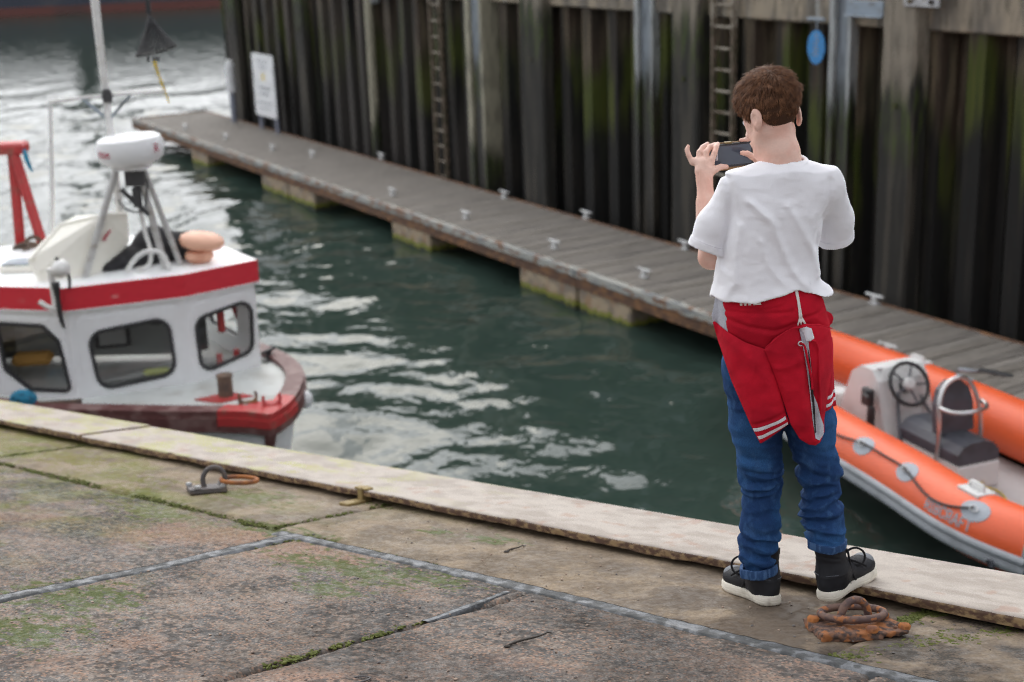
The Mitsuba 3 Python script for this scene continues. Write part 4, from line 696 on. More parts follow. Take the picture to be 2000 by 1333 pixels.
for i in range(5): c = V(-.18 + g.normal(0, .03), -.03 + g.normal(0, .03), .232 + .008 * i); q.append(tube(spline([c + V(.09 * math.cos(a) * g.uniform(.7, 1.3), .055 * math.sin(a) * g.uniform(.6, 1.3), g.uniform(0, .012)) for a in np.linspace(0, 6.28, 8)[:-1]], 36, True), .0075, 6, True))
add('coil', [moved(x, RM) for x in q], 'rope_yellow', yr, True); add('tail', moved(tube(spline([(-.24, -.02, .235), (-.38, -.10, .23), (-.55, -.04, .23), (-.75, .0, .23), (-1.1, .1, .23)], 40), .0075, 6), RM), 'rope_yellow', yr, True)
# ================================================================ the boy
boy = thing('person', 'boy in white shirt, red hoodie tied at the waist and blue jeans photographing the boats', 'person')
mat('skin', lambda p, n, uv: mix((.72, .43, .34), (.75, .51, .42), smoothstep(.3, .7, fbm(p.x * 24, p.y * 24, p.z * 24, 3))) * (.96 + .08 * noise(p.x * 300, p.y * 300, p.z * 300)), .48, spec=.35)
mat('skin_red', (.62, .30, .235), .5, spec=.35)
mat('hair_brown', lambda p, n, uv: mix((.095, .040, .019), (.23, .108, .053), smoothstep(.25, .75, fbm(p.x * 150, p.y * 150, p.z * 70, 2))), .5, spec=.3)
mat('hair_base', (.055, .026, .014), .8, spec=.2)
mat('shirt_white', lambda p, n, uv: mi.Color3f(.80, .80, .83) * (.95 + .06 * noise(p.x * 700, p.y * 700, p.z * 500)), .85, lambda p, n, uv: fbm(p.x * 45, p.y * 45, p.z * 70, 2) * .0028, 1.0, spec=.15, sheen=.2)
def denim_col(p, n, uv):
    w = noise(p.x * 900, p.y * 900, p.z * 180); f = fbm(p.x * 9, p.y * 9, p.z * 6, 4)
    return mix(mix((.011, .038, .115), (.024, .085, .215), smoothstep(.36, .66, f)), (.06, .14, .29), smoothstep(.5, .8, fbm(p.x * 60, p.y * 60, p.z * 30, 2)) * .3) * (.75 + .5 * w)
mat('denim', denim_col, .85, spec=.2)
mat('denim_hem', lambda p, n, uv: mix((.016, .055, .15), (.05, .115, .25), smoothstep(.4, .7, noise(p.x * 170, p.y * 170, p.z * 40))), .85)
mat('hood_red', lambda p, n, uv: mix((.52, .009, .026), (.40, .007, .021), smoothstep(.4, .7, fbm(p.x * 13, p.y * 13, p.z * 13, 3))) * (.88 + .2 * noise(p.x * 800, p.y * 800, p.z * 800)), .85, lambda p, n, uv: fbm(p.x * 45, p.y * 45, p.z * 45, 2) * .0032, 1.0, spec=.15, sheen=.3)
mat('hood_grey', lambda p, n, uv: mix((.50, .51, .56), (.38, .39, .44), noise(p.x * 300, p.y * 300, p.z * 300)), .9); mat('stripe_white', (.66, .65, .69), .85); mat('zip_white', (.72, .70, .66), .6)
mat('shoe_black', lambda p, n, uv: mix((.011, .0115, .014), (.021, .022, .026), fbm(p.x * 40, p.y * 40, p.z * 40, 3)), .58, spec=.25); mat('shoe_seam', (.065, .07, .085), .5)
mat('sole_cream', dirty((.66, .62, .53), (.42, .38, .31), .35, 30), .6); mat('lace', (.014, .014, .016), .8, spec=.2); mat('tongue_grey', (.16, .17, .185), .7)
mat('phone_case', (.020, .021, .026), .4); mat('screen_glass', lambda p, n, uv: (.05, .065, .095) if False else mi.Color3f(.06, .078, .11), .08, spec=.6); mat('case_tan', (.30, .17, .07), .6)
from scipy.ndimage import zoom as _zoom
def nets_fast(f, lo, hi, h, k=4):
    """surface nets, with f taken only near the surface that a coarse pass finds"""
    lo, hi = V(*lo), V(*hi); H = h * k; n = np.ceil((hi - lo) / H).astype(int) + 1
    ax = [lo[i] + H * np.arange(n[i]) for i in range(3)]; C = f(np.stack(np.meshgrid(*ax, indexing='ij'), -1).reshape(-1, 3)).reshape(n)
    F = np.repeat(np.repeat(np.repeat(C, k, 0), k, 1), k, 2); near_ = np.abs(F) < H * 1.8; idx = np.argwhere(near_)
    F[near_] = np.concatenate([f(lo + h * idx[i:i + 400000]) for i in range(0, len(idx), 400000)])
    g = lambda q: F.reshape(-1)
    N = F.shape
    return _nets_grid(F, lo, h)
def _nets_grid(F, lo, h):
    it = iter(range(1)); N = np.array(F.shape); flat = F
    return nets(lambda q: flat[tuple(np.rint((q - lo) / h).astype(int).clip(0, N - 1).T)], lo, lo + h * (N - 1), h)
def seg(p, pts, rs, k=.012):
    ds = [sd_cap(p, a, b, ra, rb) for a, b, ra, rb in zip(pts[:-1], pts[1:], rs[:-1], rs[1:])]; return smin(k, *ds)
# ---- joints
HC = V(0.732, 3.930, 3.766)
yaw, pit = math.radians(29), math.radians(20)
hf0 = V(-math.sin(yaw), math.cos(yaw), 0); HL = V(-math.cos(yaw), -math.sin(yaw), 0); HF = hf0 * math.cos(pit) - V(0, 0, 1) * math.sin(pit); HU = V(0, 0, 1) * math.cos(pit) + hf0 * math.sin(pit)
HR = np.stack([HF, HL, HU], 1)
loc_ = lambda p: (p - HC) @ HR
LSH, LEL, LWR = V(0.641, 3.900, 3.537), V(0.578, 3.970, 3.331), V(0.572, 4.060, 3.539)
RSH, REL, RWR = V(0.886, 3.900, 3.531), V(0.954, 4.080, 3.385), V(0.763, 4.200, 3.559)
def head(p):
    q = loc_(p); c = lambda f, l, u: (f, l, u)
    sk = sd_ell(q, (0, 0, .005), (.088, .067, .082)); face = sd_ell(q, (.030, 0, -.045), (.062, .053, .085)); jaw = seg(q, [c(.0, .044, -.076), c(.055, .018, -.122), c(.062, 0, -.124)], [.018, .018, .018]); jaw2 = seg(q * V(1, -1, 1), [c(.0, .044, -.076), c(.055, .018, -.122), c(.062, 0, -.124)], [.018, .018, .018])
    d = smin(.025, sk, face, jaw, jaw2); a = q * V(1, 1, 1); a[:, 1] = np.abs(a[:, 1])
    d = smin(.012, d, seg(q, [c(.088, 0, -.025), c(.104, 0, -.058), c(.100, 0, -.066)], [.009, .012, .011]), sd_ell(a, (.099, .010, -.063), (.009, .008, .007)))
    d = -smin(.010, -d, sd_ell(a, (.098, .032, -.026), (.014, .017, .012))) if True else d
    d = smin(.008, d, sd_ell(q, (.090, 0, -.086), (.010, .022, .006)), sd_ell(q, (.088, 0, -.096), (.010, .019, .007)))
    return d
def ear(p, s):
    q = loc_(p) * V(1, s, 1) - V(-.010, .066, -.040); th = .42; R_ = np.array([[math.cos(th), math.sin(th), 0], [-math.sin(th), math.cos(th), 0], [0, 0, 1]]); q = q @ R_.T
    e = sd_ell(q, (-.010, .013, .002), (.017, .0065, .029)); e = np.minimum(e, smin(.006, e, sd_ell(q, (-.004, .009, -.022), (.009, .006, .011)))); hole = sd_ell(q, (-.003, .022, .003), (.011, .008, .018)); return np.maximum(e, -hole)
fing = lambda pts, rs: (pts, rs)
LH = [([(0.540, 4.085, 3.586), (0.530, 4.090, 3.608), (0.526, 4.095, 3.622), (0.530, 4.100, 3.632)], [.0082, .0075, .0068, .0056]),
      ([(0.559, 4.085, 3.594), (0.562, 4.095, 3.614), (0.575, 4.115, 3.625), (0.591, 4.135, 3.631)], [.0092, .0084, .0078, .0066]),
      ([(0.578, 4.080, 3.596), (0.581, 4.090, 3.614), (0.595, 4.110, 3.626), (0.611, 4.130, 3.629)], [.0094, .0086, .008, .0068]),
      ([(0.596, 4.075, 3.595), (0.604, 4.085, 3.611), (0.612, 4.105, 3.624), (0.620, 4.125, 3.632)], [.0092, .0084, .0076, .0064]),
      ([(0.588, 4.065, 3.558), (0.605, 4.075, 3.566), (0.625, 4.095, 3.569), (0.643, 4.105, 3.567)], [.0125, .0105, .0085, .0068])]
RH = [([(0.741, 4.185, 3.602), (0.726, 4.170, 3.621), (0.709, 4.160, 3.635), (0.692, 4.155, 3.635)], [.0086, .0078, .007, .0062]),
      ([(0.742, 4.160, 3.575), (0.723, 4.130, 3.589), (0.705, 4.115, 3.601), (0.688, 4.110, 3.605)], [.0118, .0102, .0084, .0068]),
      ([(0.753, 4.200, 3.587), (0.738, 4.200, 3.587), (0.723, 4.200, 3.578), (0.707, 4.195, 3.574)], [.009, .008, .007, .006]),
      ([(0.760, 4.205, 3.576), (0.748, 4.205, 3.571), (0.733, 4.205, 3.562), (0.717, 4.200, 3.559)], [.0088, .0078, .007, .006]),
      ([(0.766, 4.205, 3.567), (0.756, 4.205, 3.556), (0.742, 4.205, 3.549), (0.729, 4.200, 3.548)], [.008, .007, .0062, .0055])]
def hands(p):
    lp = smin(.010, sd_cap(p, LWR, (0.568, 4.075, 3.581), .021, .020), sd_cap(p, (0.547, 4.085, 3.589), (0.592, 4.078, 3.586), .012, .0125), sd_cap(p, (0.561, 4.065, 3.564), (0.582, 4.065, 3.563), .016, .016))
    for a, b in LH: lp = smin(.0035, lp, seg(p, a, b, .003))
    rp_ = smin(.010, sd_cap(p, RWR, (0.751, 4.190, 3.579), .020, .018), sd_cap(p, (0.745, 4.190, 3.592), (0.762, 4.195, 3.569), .012, .012))
    for a, b in RH: rp_ = smin(.0035, rp_, seg(p, a, b, .003))
    return lp, rp_
def skin(p):
    lp, rp_ = hands(p); d = smin(.02, head(p), seg(p, [(0.767, 3.895, 3.572), (0.759, 3.900, 3.635), (0.748, 3.915, 3.687)], [.058, .050, .050], .02))
    d = smin(.005, d, ear(p, 1), ear(p, -1)); d = smin(.03, d, sd_ell(p, (0.756, 3.900, 3.492), (.12, .075, .10)))
    la = seg(p, [LSH, LEL, LWR], [.038, .0345, .0225], .01); la = smin(.012, la, sd_cap(p, LEL * .72 + LWR * .28, LEL * .3 + LWR * .7, .036, .028)); la = smin(.012, la, lp)
    ra = seg(p, [RSH, REL, RWR], [.038, .034, .0225], .01); ra = smin(.012, ra, rp_)
    return smin(.02, d, np.minimum(la, ra) if False else smin(.004, la, ra))
b_ = nets_fast(skin, (.46, 3.72, 3.28), (.96, 4.27, 3.95), .0032, 5); b_ = taubin(b_, 3); add('body', b_, 'skin', boy, True)
for s in (1, -1):
    e = HC + HR @ V(.074, .030 * s, -.028); add('eye', ellipsoid(e, (.0115, .0115, .0115), sub=2), 'stripe_white', boy, True); add('iris', ellipsoid(e + HF * .0075 - HU * .002, (.0055, .0055, .0055), sub=2), 'hair_base', boy, True)
    add('eyebrow', tube([HC + HR @ V(.096, .016 * s, -.006), HC + HR @ V(.092, .034 * s, -.002), HC + HR @ V(.080, .048 * s, -.006)], [.003, .004, .002], 6), 'hair_base', boy, True)
# ---- hair
def hair_keep(q):
    f, l, u = q.T; w = .004 * np.sin(l * 160 + f * 40) + .003 * np.sin(l * 390)
    lim = np.interp(f, [-.12, -.05, -.035, -.02, .0, .014, .018, .034, .038, .06, .085, .11], [-.098, -.090, -.070, -.036, -.016, -.018, -.062, -.064, -.010, .012, .032, .04]) + w
    lim = lim - .010 * np.exp(-((l + .012) / .010) ** 2) * (f < -.04); return lim - u
def hair(p):
    q = loc_(p); th = .004 + .005 * np.clip((q[:, 2] + .05) / .10, 0, 1) + .006 * np.clip((q[:, 0] - .03) / .05, 0, 1) * (q[:, 2] > .0)
    d = sd_ell(q, (0, 0, .005), (.088, .067, .082)) - th + .006 * (meshkit.noise(q * 55, 2) - .5); return np.maximum(d, hair_keep(q) * .8)
hm_ = nets_fast(hair, tuple(HC - .15), tuple(HC + .16), .0035, 4); hm_ = taubin(hm_, 4); hk_ = add('hair', hm_, 'hair_base', boy, True)
g = np.random.default_rng(21); pts_, fi = trimesh.sample.sample_surface(hm_, 17000, seed=21); nn_ = np.array(hm_.face_normals)[fi]; q = loc_(pts_); ok = (sd_ell(q, (0, 0, .005), (.088, .067, .082)) > .003) & ((q[:, 2] > -.02) | (q[:, 0] < .05)); pts_, nn_, q = pts_[ok], nn_[ok], q[ok]
whorl = HC + HR @ V(-.035, .02, .112); dirs = pts_ - whorl; sw_ = np.cross(nn_, dirs) * .35; fl_ = np.clip(1 - np.linalg.norm(dirs, axis=1) / .13, 0, 1)[:, None]; dirs = dirs / np.linalg.norm(dirs, axis=1, keepdims=True) * 1.0 + sw_ * 3 * fl_ + HF * .75 * np.clip((q[:, 2:3] - .03) / .05, 0, 1) - V(0, 0, .5) * (q[:, 2:3] < .03)
dirs -= nn_ * (dirs * nn_).sum(1, keepdims=True); dirs /= np.linalg.norm(dirs, axis=1, keepdims=True) + 1e-9; cl_ = np.stack([meshkit.noise(q * 48, 31 + i_) for i_ in range(3)], 1) - .5; dirs += .55 * cl_ + .10 * g.standard_normal(dirs.shape); 
dirs -= nn_ * (dirs * nn_).sum(1, keepdims=True); dirs /= np.linalg.norm(dirs, axis=1, keepdims=True); Ls = np.interp(q[:, 2], [-.08, -.02, .05, .1], [.008, .016, .028, .030]) * g.uniform(.7, 1.3, len(q)); lift = np.interp(q[:, 2], [-.08, 0, .08], [.16, .32, .60])[:, None] * (.25 + 1.5 * meshkit.noise(q * 90, 44)[:, None]) * g.uniform(.7, 1.3, (len(q), 1))
Vs, Fs = [], []; side = np.cross(nn_, dirs); K = 4
for k in range(K):
    t = k / (K - 1); c = pts_ - nn_ * .002 + dirs * (Ls * t)[:, None] + nn_ * (lift * Ls[:, None] * (t - .55 * t * t)); r = .00085 * (1 - .85 * t)
    for a in range(3): an = a * 2.094; Vs.append(c + side * (r * math.cos(an)) + nn_ * (r * math.sin(an)))
n_ = len(pts_); Vs = np.stack(Vs, 1).reshape(-1, 3); base_ = np.arange(n_)[:, None] * (3 * K); T_ = []
for k in range(K - 1):
    for a in range(3): b = (a + 1) % 3; T_ += [[k * 3 + a, k * 3 + b, k * 3 + 3 + b], [k * 3 + a, k * 3 + 3 + b, k * 3 + 3 + a]]
add('strands', trimesh.Trimesh(Vs, (base_[:, :, None] + np.array(T_).reshape(1, -1)[:, None, :]).reshape(-1, 3), process=False), 'hair_brown', hk_, True); label(hk_ + '__strands', kind='stuff')
# ---- T-shirt
zt = [3.202, 3.225, 3.292, 3.380, 3.467, 3.525, 3.575, 3.618]
xc_ = [(0.733, 3.880, 3.224)[0], (0.731, 3.880, 3.224)[0], (0.727, 3.880, 3.292)[0], (0.730, 3.880, 3.380)[0], (0.744, 3.880, 3.467)[0], (0.751, 3.880, 3.525)[0], (0.756, 3.880, 3.575)[0], (0.758, 3.880, 3.617)[0]]
hw_ = [.156, .154, .145, .138, .137, .136, .132, .12]
zd_ = [3.187, 3.225, 3.277, 3.351, 3.439, 3.483, 3.519, 3.555, 3.590]
hd_ = [.142, .140, .128, .110, .102, .098, .089, .074, .052]
hemL = (0.563, 3.840, 3.243); hemM = (0.673, 3.750, 3.249); hemR = (0.787, 3.750, 3.282); hemE = (0.890, 3.840, 3.247)
SLL = (LEL - LSH) / np.linalg.norm(LEL - LSH); SLR = (REL - RSH) / np.linalg.norm(REL - RSH)
LEND, REND = V(0.558, 3.900, 3.372), V(0.937, 3.980, 3.368)
LAX, RAX = V(0.558, 3.900, 3.372) - V(0.595, 3.900, 3.469), V(.035, .10, -.25)
LAX /= np.linalg.norm(LAX); RAX /= np.linalg.norm(RAX)
def crease(p, pts, amp, w):
    xz = p[:, [0, 2]]; best = np.full(len(p), 9.0)
    for a, b in zip(pts[:-1], pts[1:]):
        a, b = V(*a), V(*b); ab = b - a; t = np.clip((xz - a) @ ab / (ab @ ab), 0, 1); best = np.minimum(best, np.linalg.norm(xz - a - t[:, None] * ab, axis=1))
    return amp * np.exp(-(best / w) ** 2)
C1 = [(0.6590, 3.5210), (0.7201, 3.4643), (0.7415, 3.4017), (0.7769, 3.3276), (0.8152, 3.2877)]
C2 = [(0.6083, 3.5769), (0.6155, 3.5226), (0.6062, 3.4480), (0.5967, 3.3864), (0.6006, 3.3341)]
C3 = [(0.8847, 3.5669), (0.8833, 3.5061), (0.8519, 3.4321), (0.8463, 3.3910)]
C4 = [(0.6330, 3.4539), (0.6205, 3.3682), (0.6179, 3.2985), (0.5877, 3.2539)]
C5 = [(0.7628, 3.5071), (0.8081, 3.4337), (0.8367, 3.3706), (0.8554, 3.3072)]
C6 = [(0.6873, 3.4175), (0.7087, 3.3475), (0.7504, 3.2971)]
def shirt(p):
    x, y, z = p.T; c = np.interp(z, zt, xc_); a = np.interp(z, zt, hw_); b = np.interp(z, zd_, hd_)
    u, w = np.abs(x - c) / a, np.abs(y - 3.885) / b; r = (u ** 2.4 + w ** 2.4) ** (1 / 2.4); d = (r - 1) * np.minimum(a, b) * .9; d = np.maximum(d, (z - 3.582))
    d = smin(.05, d, sd_cap(p, (0.645, 3.890, 3.541), (0.724, 3.890, 3.561), .048, .054), sd_cap(p, (0.878, 3.890, 3.538), (0.788, 3.890, 3.562), .050, .054)); d = smin(.03, d, sd_ell(p, (0.761, 3.885, 3.581), (.085, .066, .030)))
    ll = seg(p, [LSH + V(.004, 0, 0), LEND - LAX * .07, LEND + LAX * .06], [.056, .052, .054], .02); rr = seg(p, [RSH, REND - RAX * .07, REND + RAX * .06], [.054, .052, .053], .02)
    al = (p - LEND) @ LAX; ar = (p - REND) @ RAX
    ll = ll - .0022 * np.clip((al + .022) / .002, 0, 1); rr = rr - .0022 * np.clip((ar + .022) / .002, 0, 1)
    sl_ = np.maximum(ll, al - .0); sr_ = np.maximum(rr, ar + .0); body_low = d
    hz = np.interp(x, [hemL[0], hemM[0], hemR[0], hemE[0]], [hemL[2], hemM[2], hemR[2], hemE[2]]) + np.where(y > 3.9, -.01, 0)
    flare = .016 * np.exp(-((z - hemE[2] - .004) / .016) ** 2) * np.clip((x - .80) / .06, 0, 1) + .006 * np.exp(-((z - hz) / .02) ** 2)
    d = np.maximum(d - flare, hz - z); d = smin(.014, d, sl_, sr_)
    n1 = meshkit.fbm(p * V(9, 9, 5), 3, 6) - .5; n2 = meshkit.fbm((p + .02 * n1[:, None]) * V(20, 14, 9), 3, 8) - .5
    d = d - .012 * n1 - .006 * n2 - crease(p, C1, .008, .011) + crease(p, C2, .007, .009) + crease(p, C3, .006, .009) - crease(p, C4, .005, .012) - crease(p, C5, .005, .010) - crease(p, C6, .004, .010)
    nk = sd_cap(p, (0.766, 3.895, 3.593), (0.767, 3.930, 3.659), .055, .072); d = np.maximum(d, -nk)
    return d
def shirt_shell(p): d = shirt(p); return np.maximum(d, -(d + .0075))
sm = nets_fast(shirt_shell, (.44, 3.72, 3.18), (.99, 4.12, 3.70), .0036, 4); sm = taubin(sm, 5); sh_ = add('shirt', sm, 'shirt_white', boy, True)
cc = V(0.766, 3.890, 3.610); ring = []
for a in np.linspace(0, 2 * np.pi, 48, endpoint=False): ring.append(cc + V(.0625 * math.cos(a), .0600 * math.sin(a), .006 * math.cos(a) + .010 * math.sin(a)))
rg_ = tube(ring, .0062, 10, True); rg_.vertices = (rg_.vertices - cc) * V(1, 1, 1) + cc; add('collar', rg_, 'shirt_white', sh_, True)
def seam_ring(A, ax, r0, w=.0011):
    xa = np.cross(ax, V(0, 1, 0)); xa /= np.linalg.norm(xa); ya = np.cross(ax, xa); out = []
    for q in np.linspace(0, 2 * np.pi, 60, endpoint=False):
        d = xa * math.cos(q) + ya * math.sin(q); r = np.linspace(.03, .09, 121); f_ = shirt(A + d * r[:, None]); k = np.nonzero(f_ > 0)[0]; out.append(A + d * (r[k[0]] if len(k) else r0))
    return tube(np.array(out), w, 5, True)
add('hem_seam', seam_ring(LEND - LAX * .021, LAX, .055), 'stripe_white', sh_, True); add('hem_seam', seam_ring(REND - RAX * .021, RAX, .055), 'stripe_white', sh_, True)
# ---- jeans
PEL = V(0.748, 3.885, 3.124)
LHIP, LKN, LAN = V(0.686, 3.885, 3.019), V(0.722, 3.900, 2.679), V(0.712, 3.860, 2.386)
RHIP, RKN, RAN = V(0.827, 3.890, 3.012), V(0.886, 3.870, 2.685), V(0.901, 3.815, 2.487)
def jeans(p):
    x, y, z = p.T; pel = sd_ell(p, tuple(PEL + V(-.004, 0, -.01)), (.146, .100, .145))
    l = seg(p, [LHIP, LHIP * .5 + LKN * .5, LKN, LKN * .45 + LAN * .55, LAN], [.087, .073, .057, .053, .047], .03); r = seg(p, [RHIP, RHIP * .5 + RKN * .5, RKN, RKN * .45 + RAN * .55, RAN], [.080, .069, .056, .053, .048], .03)
    d = smin(.02, pel, smin(.006, l, r))
    n1 = meshkit.fbm(p * V(9, 9, 12), 3, 14) - .5; wz = z + .05 * n1 + .25 * (x - np.where(x < .79, LKN[0], RKN[0])) * np.sin(z * 21)
    zk = np.where(x < .79, LKN[2], RKN[2]); za = np.where(x < .79, LAN[2], RAN[2])
    amp = .0115 * np.exp(-((z - zk - .0) / .08) ** 2) + .0190 * np.exp(-((z - za - .055) / .065) ** 2) + .0035
    rid = 1 - 2 * np.abs(meshkit.noise(np.stack([x * 7, y * 7, wz * 38], -1), 9) - .5); rid2 = meshkit.fbm(np.stack([x * 13 + 5, y * 13, wz * 30], -1), 3, 17) - .5
    d = d - amp * (1.5 * (rid - .72) + 1.3 * rid2) - .010 * n1
    ax_l, ax_r = (LAN - LKN) / np.linalg.norm(LAN - LKN), (RAN - RKN) / np.linalg.norm(RAN - RKN)
    cut = np.where(x < .79, (p - LAN - V(0, 0, -.004)) @ V(.12, -.10, -.98), (p - RAN) @ V(-.02, .05, -.99)); d = np.maximum(d, cut); top = z - PEL[2] - .11
    return np.maximum(d, top)
jm = nets_fast(jeans, (.46, 3.72, 2.30), (1.04, 4.07, 3.30), .0040, 4); jm = taubin(jm, 3); jk = add('jeans', jm, 'denim', boy, True)
def hem_ring(A, nrm, r, w):
    nrm = V(*nrm) / np.linalg.norm(nrm); xa = np.cross(nrm, V(0, 1, 0)); xa /= np.linalg.norm(xa); ya = np.cross(nrm, xa); out = []
    prof_ = [(r + .001, -w), (r + .004, -w), (r + .005, -w * .5), (r + .004, 0), (r + .001, .002), (r - .004, .001), (r - .006, -w)]; a = np.linspace(0, 2 * np.pi, 57)[:-1]; n = len(prof_); v = []
    for q in a: v += [A + (xa * math.cos(q) + ya * math.sin(q)) * (R_ + .002 * math.sin(5 * q) + .0015 * math.sin(9 * q + 1)) - nrm * (h_) for R_, h_ in [(b[0], -b[1]) for b in prof_]]
    v = np.array(v); f = []
    for i in range(56):
        for j in range(n): k, l = (i + 1) % 56, (j + 1) % n; f += [(i * n + j, k * n + j, k * n + l), (i * n + j, k * n + l, i * n + l)]
    m = trimesh.Trimesh(v, f, process=False); m = outward(m); return m
add('hem', hem_ring(LAN + V(0, 0, -.004), (.12, -.10, -.98), .051, .026), 'denim_hem', jk, 50); add('hem', hem_ring(RAN, (-.02, .05, -.99), .052, .022), 'denim_hem', jk, 50)
# ---- shoes: built pointing along +x, sole on z = 0, then set on the ground
def sole_poly(grow=0.0): return Polygon(spline([(-.008, 0), (.0, .030), (.03, .038), (.10, .035), (.165, .045), (.215, .042), (.25, .022), (.258, -.004), (.245, -.030), (.20, -.042), (.14, -.038), (.07, -.034), (.02, -.035), (-.004, -.022)], 70, True)).buffer(grow)
def upper(p):
    x, y, z = p.T; y = y + 0 * y
    d = smin(.03, sd_ell(p, (.190, .0, .040), (.066, .043, .034)), sd_cap(p, (.13, 0, .050), (.055, 0, .075), .038, .042), sd_ell(p, (.045, 0, .045), (.052, .039, .055)), sd_cap(p, (.055, 0, .09), (.045, 0, .165), .041, .044))
    pad = .0022 * np.abs(np.sin((z + x * .35) * 2 * np.pi / .030)) * np.clip((z - .112) / .008, 0, 1) * (x < .075); d = d - pad
    d = d - .002 * np.exp(-((z - .072 - .10 * np.abs(x)) / .0022) ** 2) * (x < .06)
    d = np.maximum(d, .022 - z); d = np.maximum(d, z - .160 + .20 * np.clip(x - .05, -1, 1))
    return d - .0012 * (meshkit.fbm(p * 40, 2, 3) - .5)
um = nets_fast(upper, (-.03, -.06, .0), (.28, .06, .20), .0034, 3); um = taubin(um, 3)
def shoe(M, bend, flip, nm, lbl):
    k = key_for('shoe', boy); _taken.discard(k)
    def bd(v):
        v = np.array(v) * V(1, flip, 1); t = np.clip(v[:, 0] - .15, 0, 1); v[:, 2] -= bend * t * t * 6; return v
    u_ = trimesh.Trimesh(bd(um.vertices), um.faces if flip > 0 else um.faces[:, ::-1], process=False); kk = add('shoe', moved(u_, M), 'shoe_black', boy, True); label(kk, lbl)
    so = sole_poly().segmentize(.006) if hasattr(sole_poly(), 'segmentize') else sole_poly(); rings = []
    for z, gr in ((0, -.006), (.001, -.003), (.005, 0), (.012, .001), (.0135, -.0008), (.015, .001), (.025, .0005), (.030, -.003), (.031, -.02)):
        c = np.array(sole_poly(gr).exterior.coords)[:-1]; L_ = np.r_[0, np.cumsum(np.linalg.norm(np.diff(np.vstack([c, c[:1]]), axis=0), axis=1))]; i0 = np.argmin(c[:, 0] + np.abs(c[:, 1])); c = np.roll(c, -i0, 0); L_ = np.r_[0, np.cumsum(np.linalg.norm(np.diff(np.vstack([c, c[:1]]), axis=0), axis=1))]; q = np.linspace(0, L_[-1], 90, endpoint=False); c2 = np.vstack([c, c[:1]]); rings.append(np.column_stack([np.interp(q, L_, c2[:, 0]), np.interp(q, L_, c2[:, 1]), np.full(90, z)]))
    v = np.vstack(rings + [[(.12, 0, 0)], [(.12, 0, .031)]]); f = []
    for a in range(len(rings) - 1):
        for i in range(90): j = (i + 1) % 90; f += [(a * 90 + i, a * 90 + j, a * 90 + 90 + j), (a * 90 + i, a * 90 + 90 + j, a * 90 + 90 + i)]
    for i in range(90): j = (i + 1) % 90; f += [(len(v) - 2, j, i), (len(v) - 1, (len(rings) - 1) * 90 + i, (len(rings) - 1) * 90 + j)]
    sm_ = trimesh.Trimesh(bd(v), f, process=False); sm_ = outward(sm_); add('sole', moved(sm_, M), 'sole_cream', kk, 35)
    P_ = lambda *a: bd(np.array(a, float))
    la = []
    for i in range(5):
        x0 = .100 + i * .017; zc = .098 - i * .0115; la.append(tube(P_((x0, .026, zc - .012), (x0 + .003, .012, zc + .003), (x0, 0, zc + .005), (x0 - .003, -.012, zc + .003), (x0, -.026, zc - .012)), .0030, 6))
    la.append(tube(spline(P_((.10, .0, .10), (.13, .03, .125), (.16, .045, .095), (.14, .04, .07), (.10, .012, .095)), 24), .0034, 6)); la.append(tube(spline(P_((.10, .0, .10), (.12, -.03, .12), (.15, -.042, .09), (.12, -.02, .09)), 20), .0034, 6)); la.append(tube(spline(P_((.10, .0, .10), (.125, .03, .085), (.16, .047, .06)), 14), .0030, 6))
    add('laces', [moved(m, M) for m in la], 'lace', kk, True)
    tg = box(.075, .115, -.018, .018, .118, .150, .006); tg.vertices = bd(tg.vertices); add('tongue', moved(tg, M), 'lace', kk)
    tc = ellipsoid((.215, 0, .052), (.034, .034, .022), sub=3); tc.vertices = bd(tc.vertices); add('toe_cap', moved(tc, M), 'tongue_grey', kk, True)
    for s in (1, -1):
        pts = [(-.002, .012 * s, .078), (.012, .036 * s, .079), (.04, .0415 * s, .074), (.062, .0415 * s, .066), (.072, .041 * s, .05), (.082, .0405 * s, .032)]; add('seam', moved(tube(spline(P_(*pts), 30), .0014, 5), M), 'shoe_seam', kk, True); pts = [(.078, .040 * s, .14), (.086, .040 * s, .10), (.095, .0395 * s, .06), (.11, .040 * s, .034)]; add('seam', moved(tube(spline(P_(*pts), 30), .0035, 6), M), 'shoe_black', kk, True)
lhe = sl(.035, -.052, .001); ldir = SD * .93 - SE * .37; ldir /= np.linalg.norm(ldir); shoe(frame(lhe, ldir, np.cross(SN, ldir), SN), .0, 1, 'left', 'black high top shoe flat on the slab')
rhe = sl(-.100, -.118, .026); rdir = -SE * .985 + SN * .15; rdir /= np.linalg.norm(rdir); rup = SN - rdir * (SN @ rdir); rup /= np.linalg.norm(rup); shoe(frame(rhe, rdir, np.cross(rup, rdir), rup), .02, -1, 'right', 'black high top shoe with its toe up on the kerb')
for A_, B_ in ((LAN + V(0, 0, .03), lhe + ldir * .05 + SN * .12), (RAN + V(0, 0, .03), rhe + rdir * .05 + rup * .12)): add('sock', tube([A_, B_], [.037, .036], 14), 'lace', boy, True)
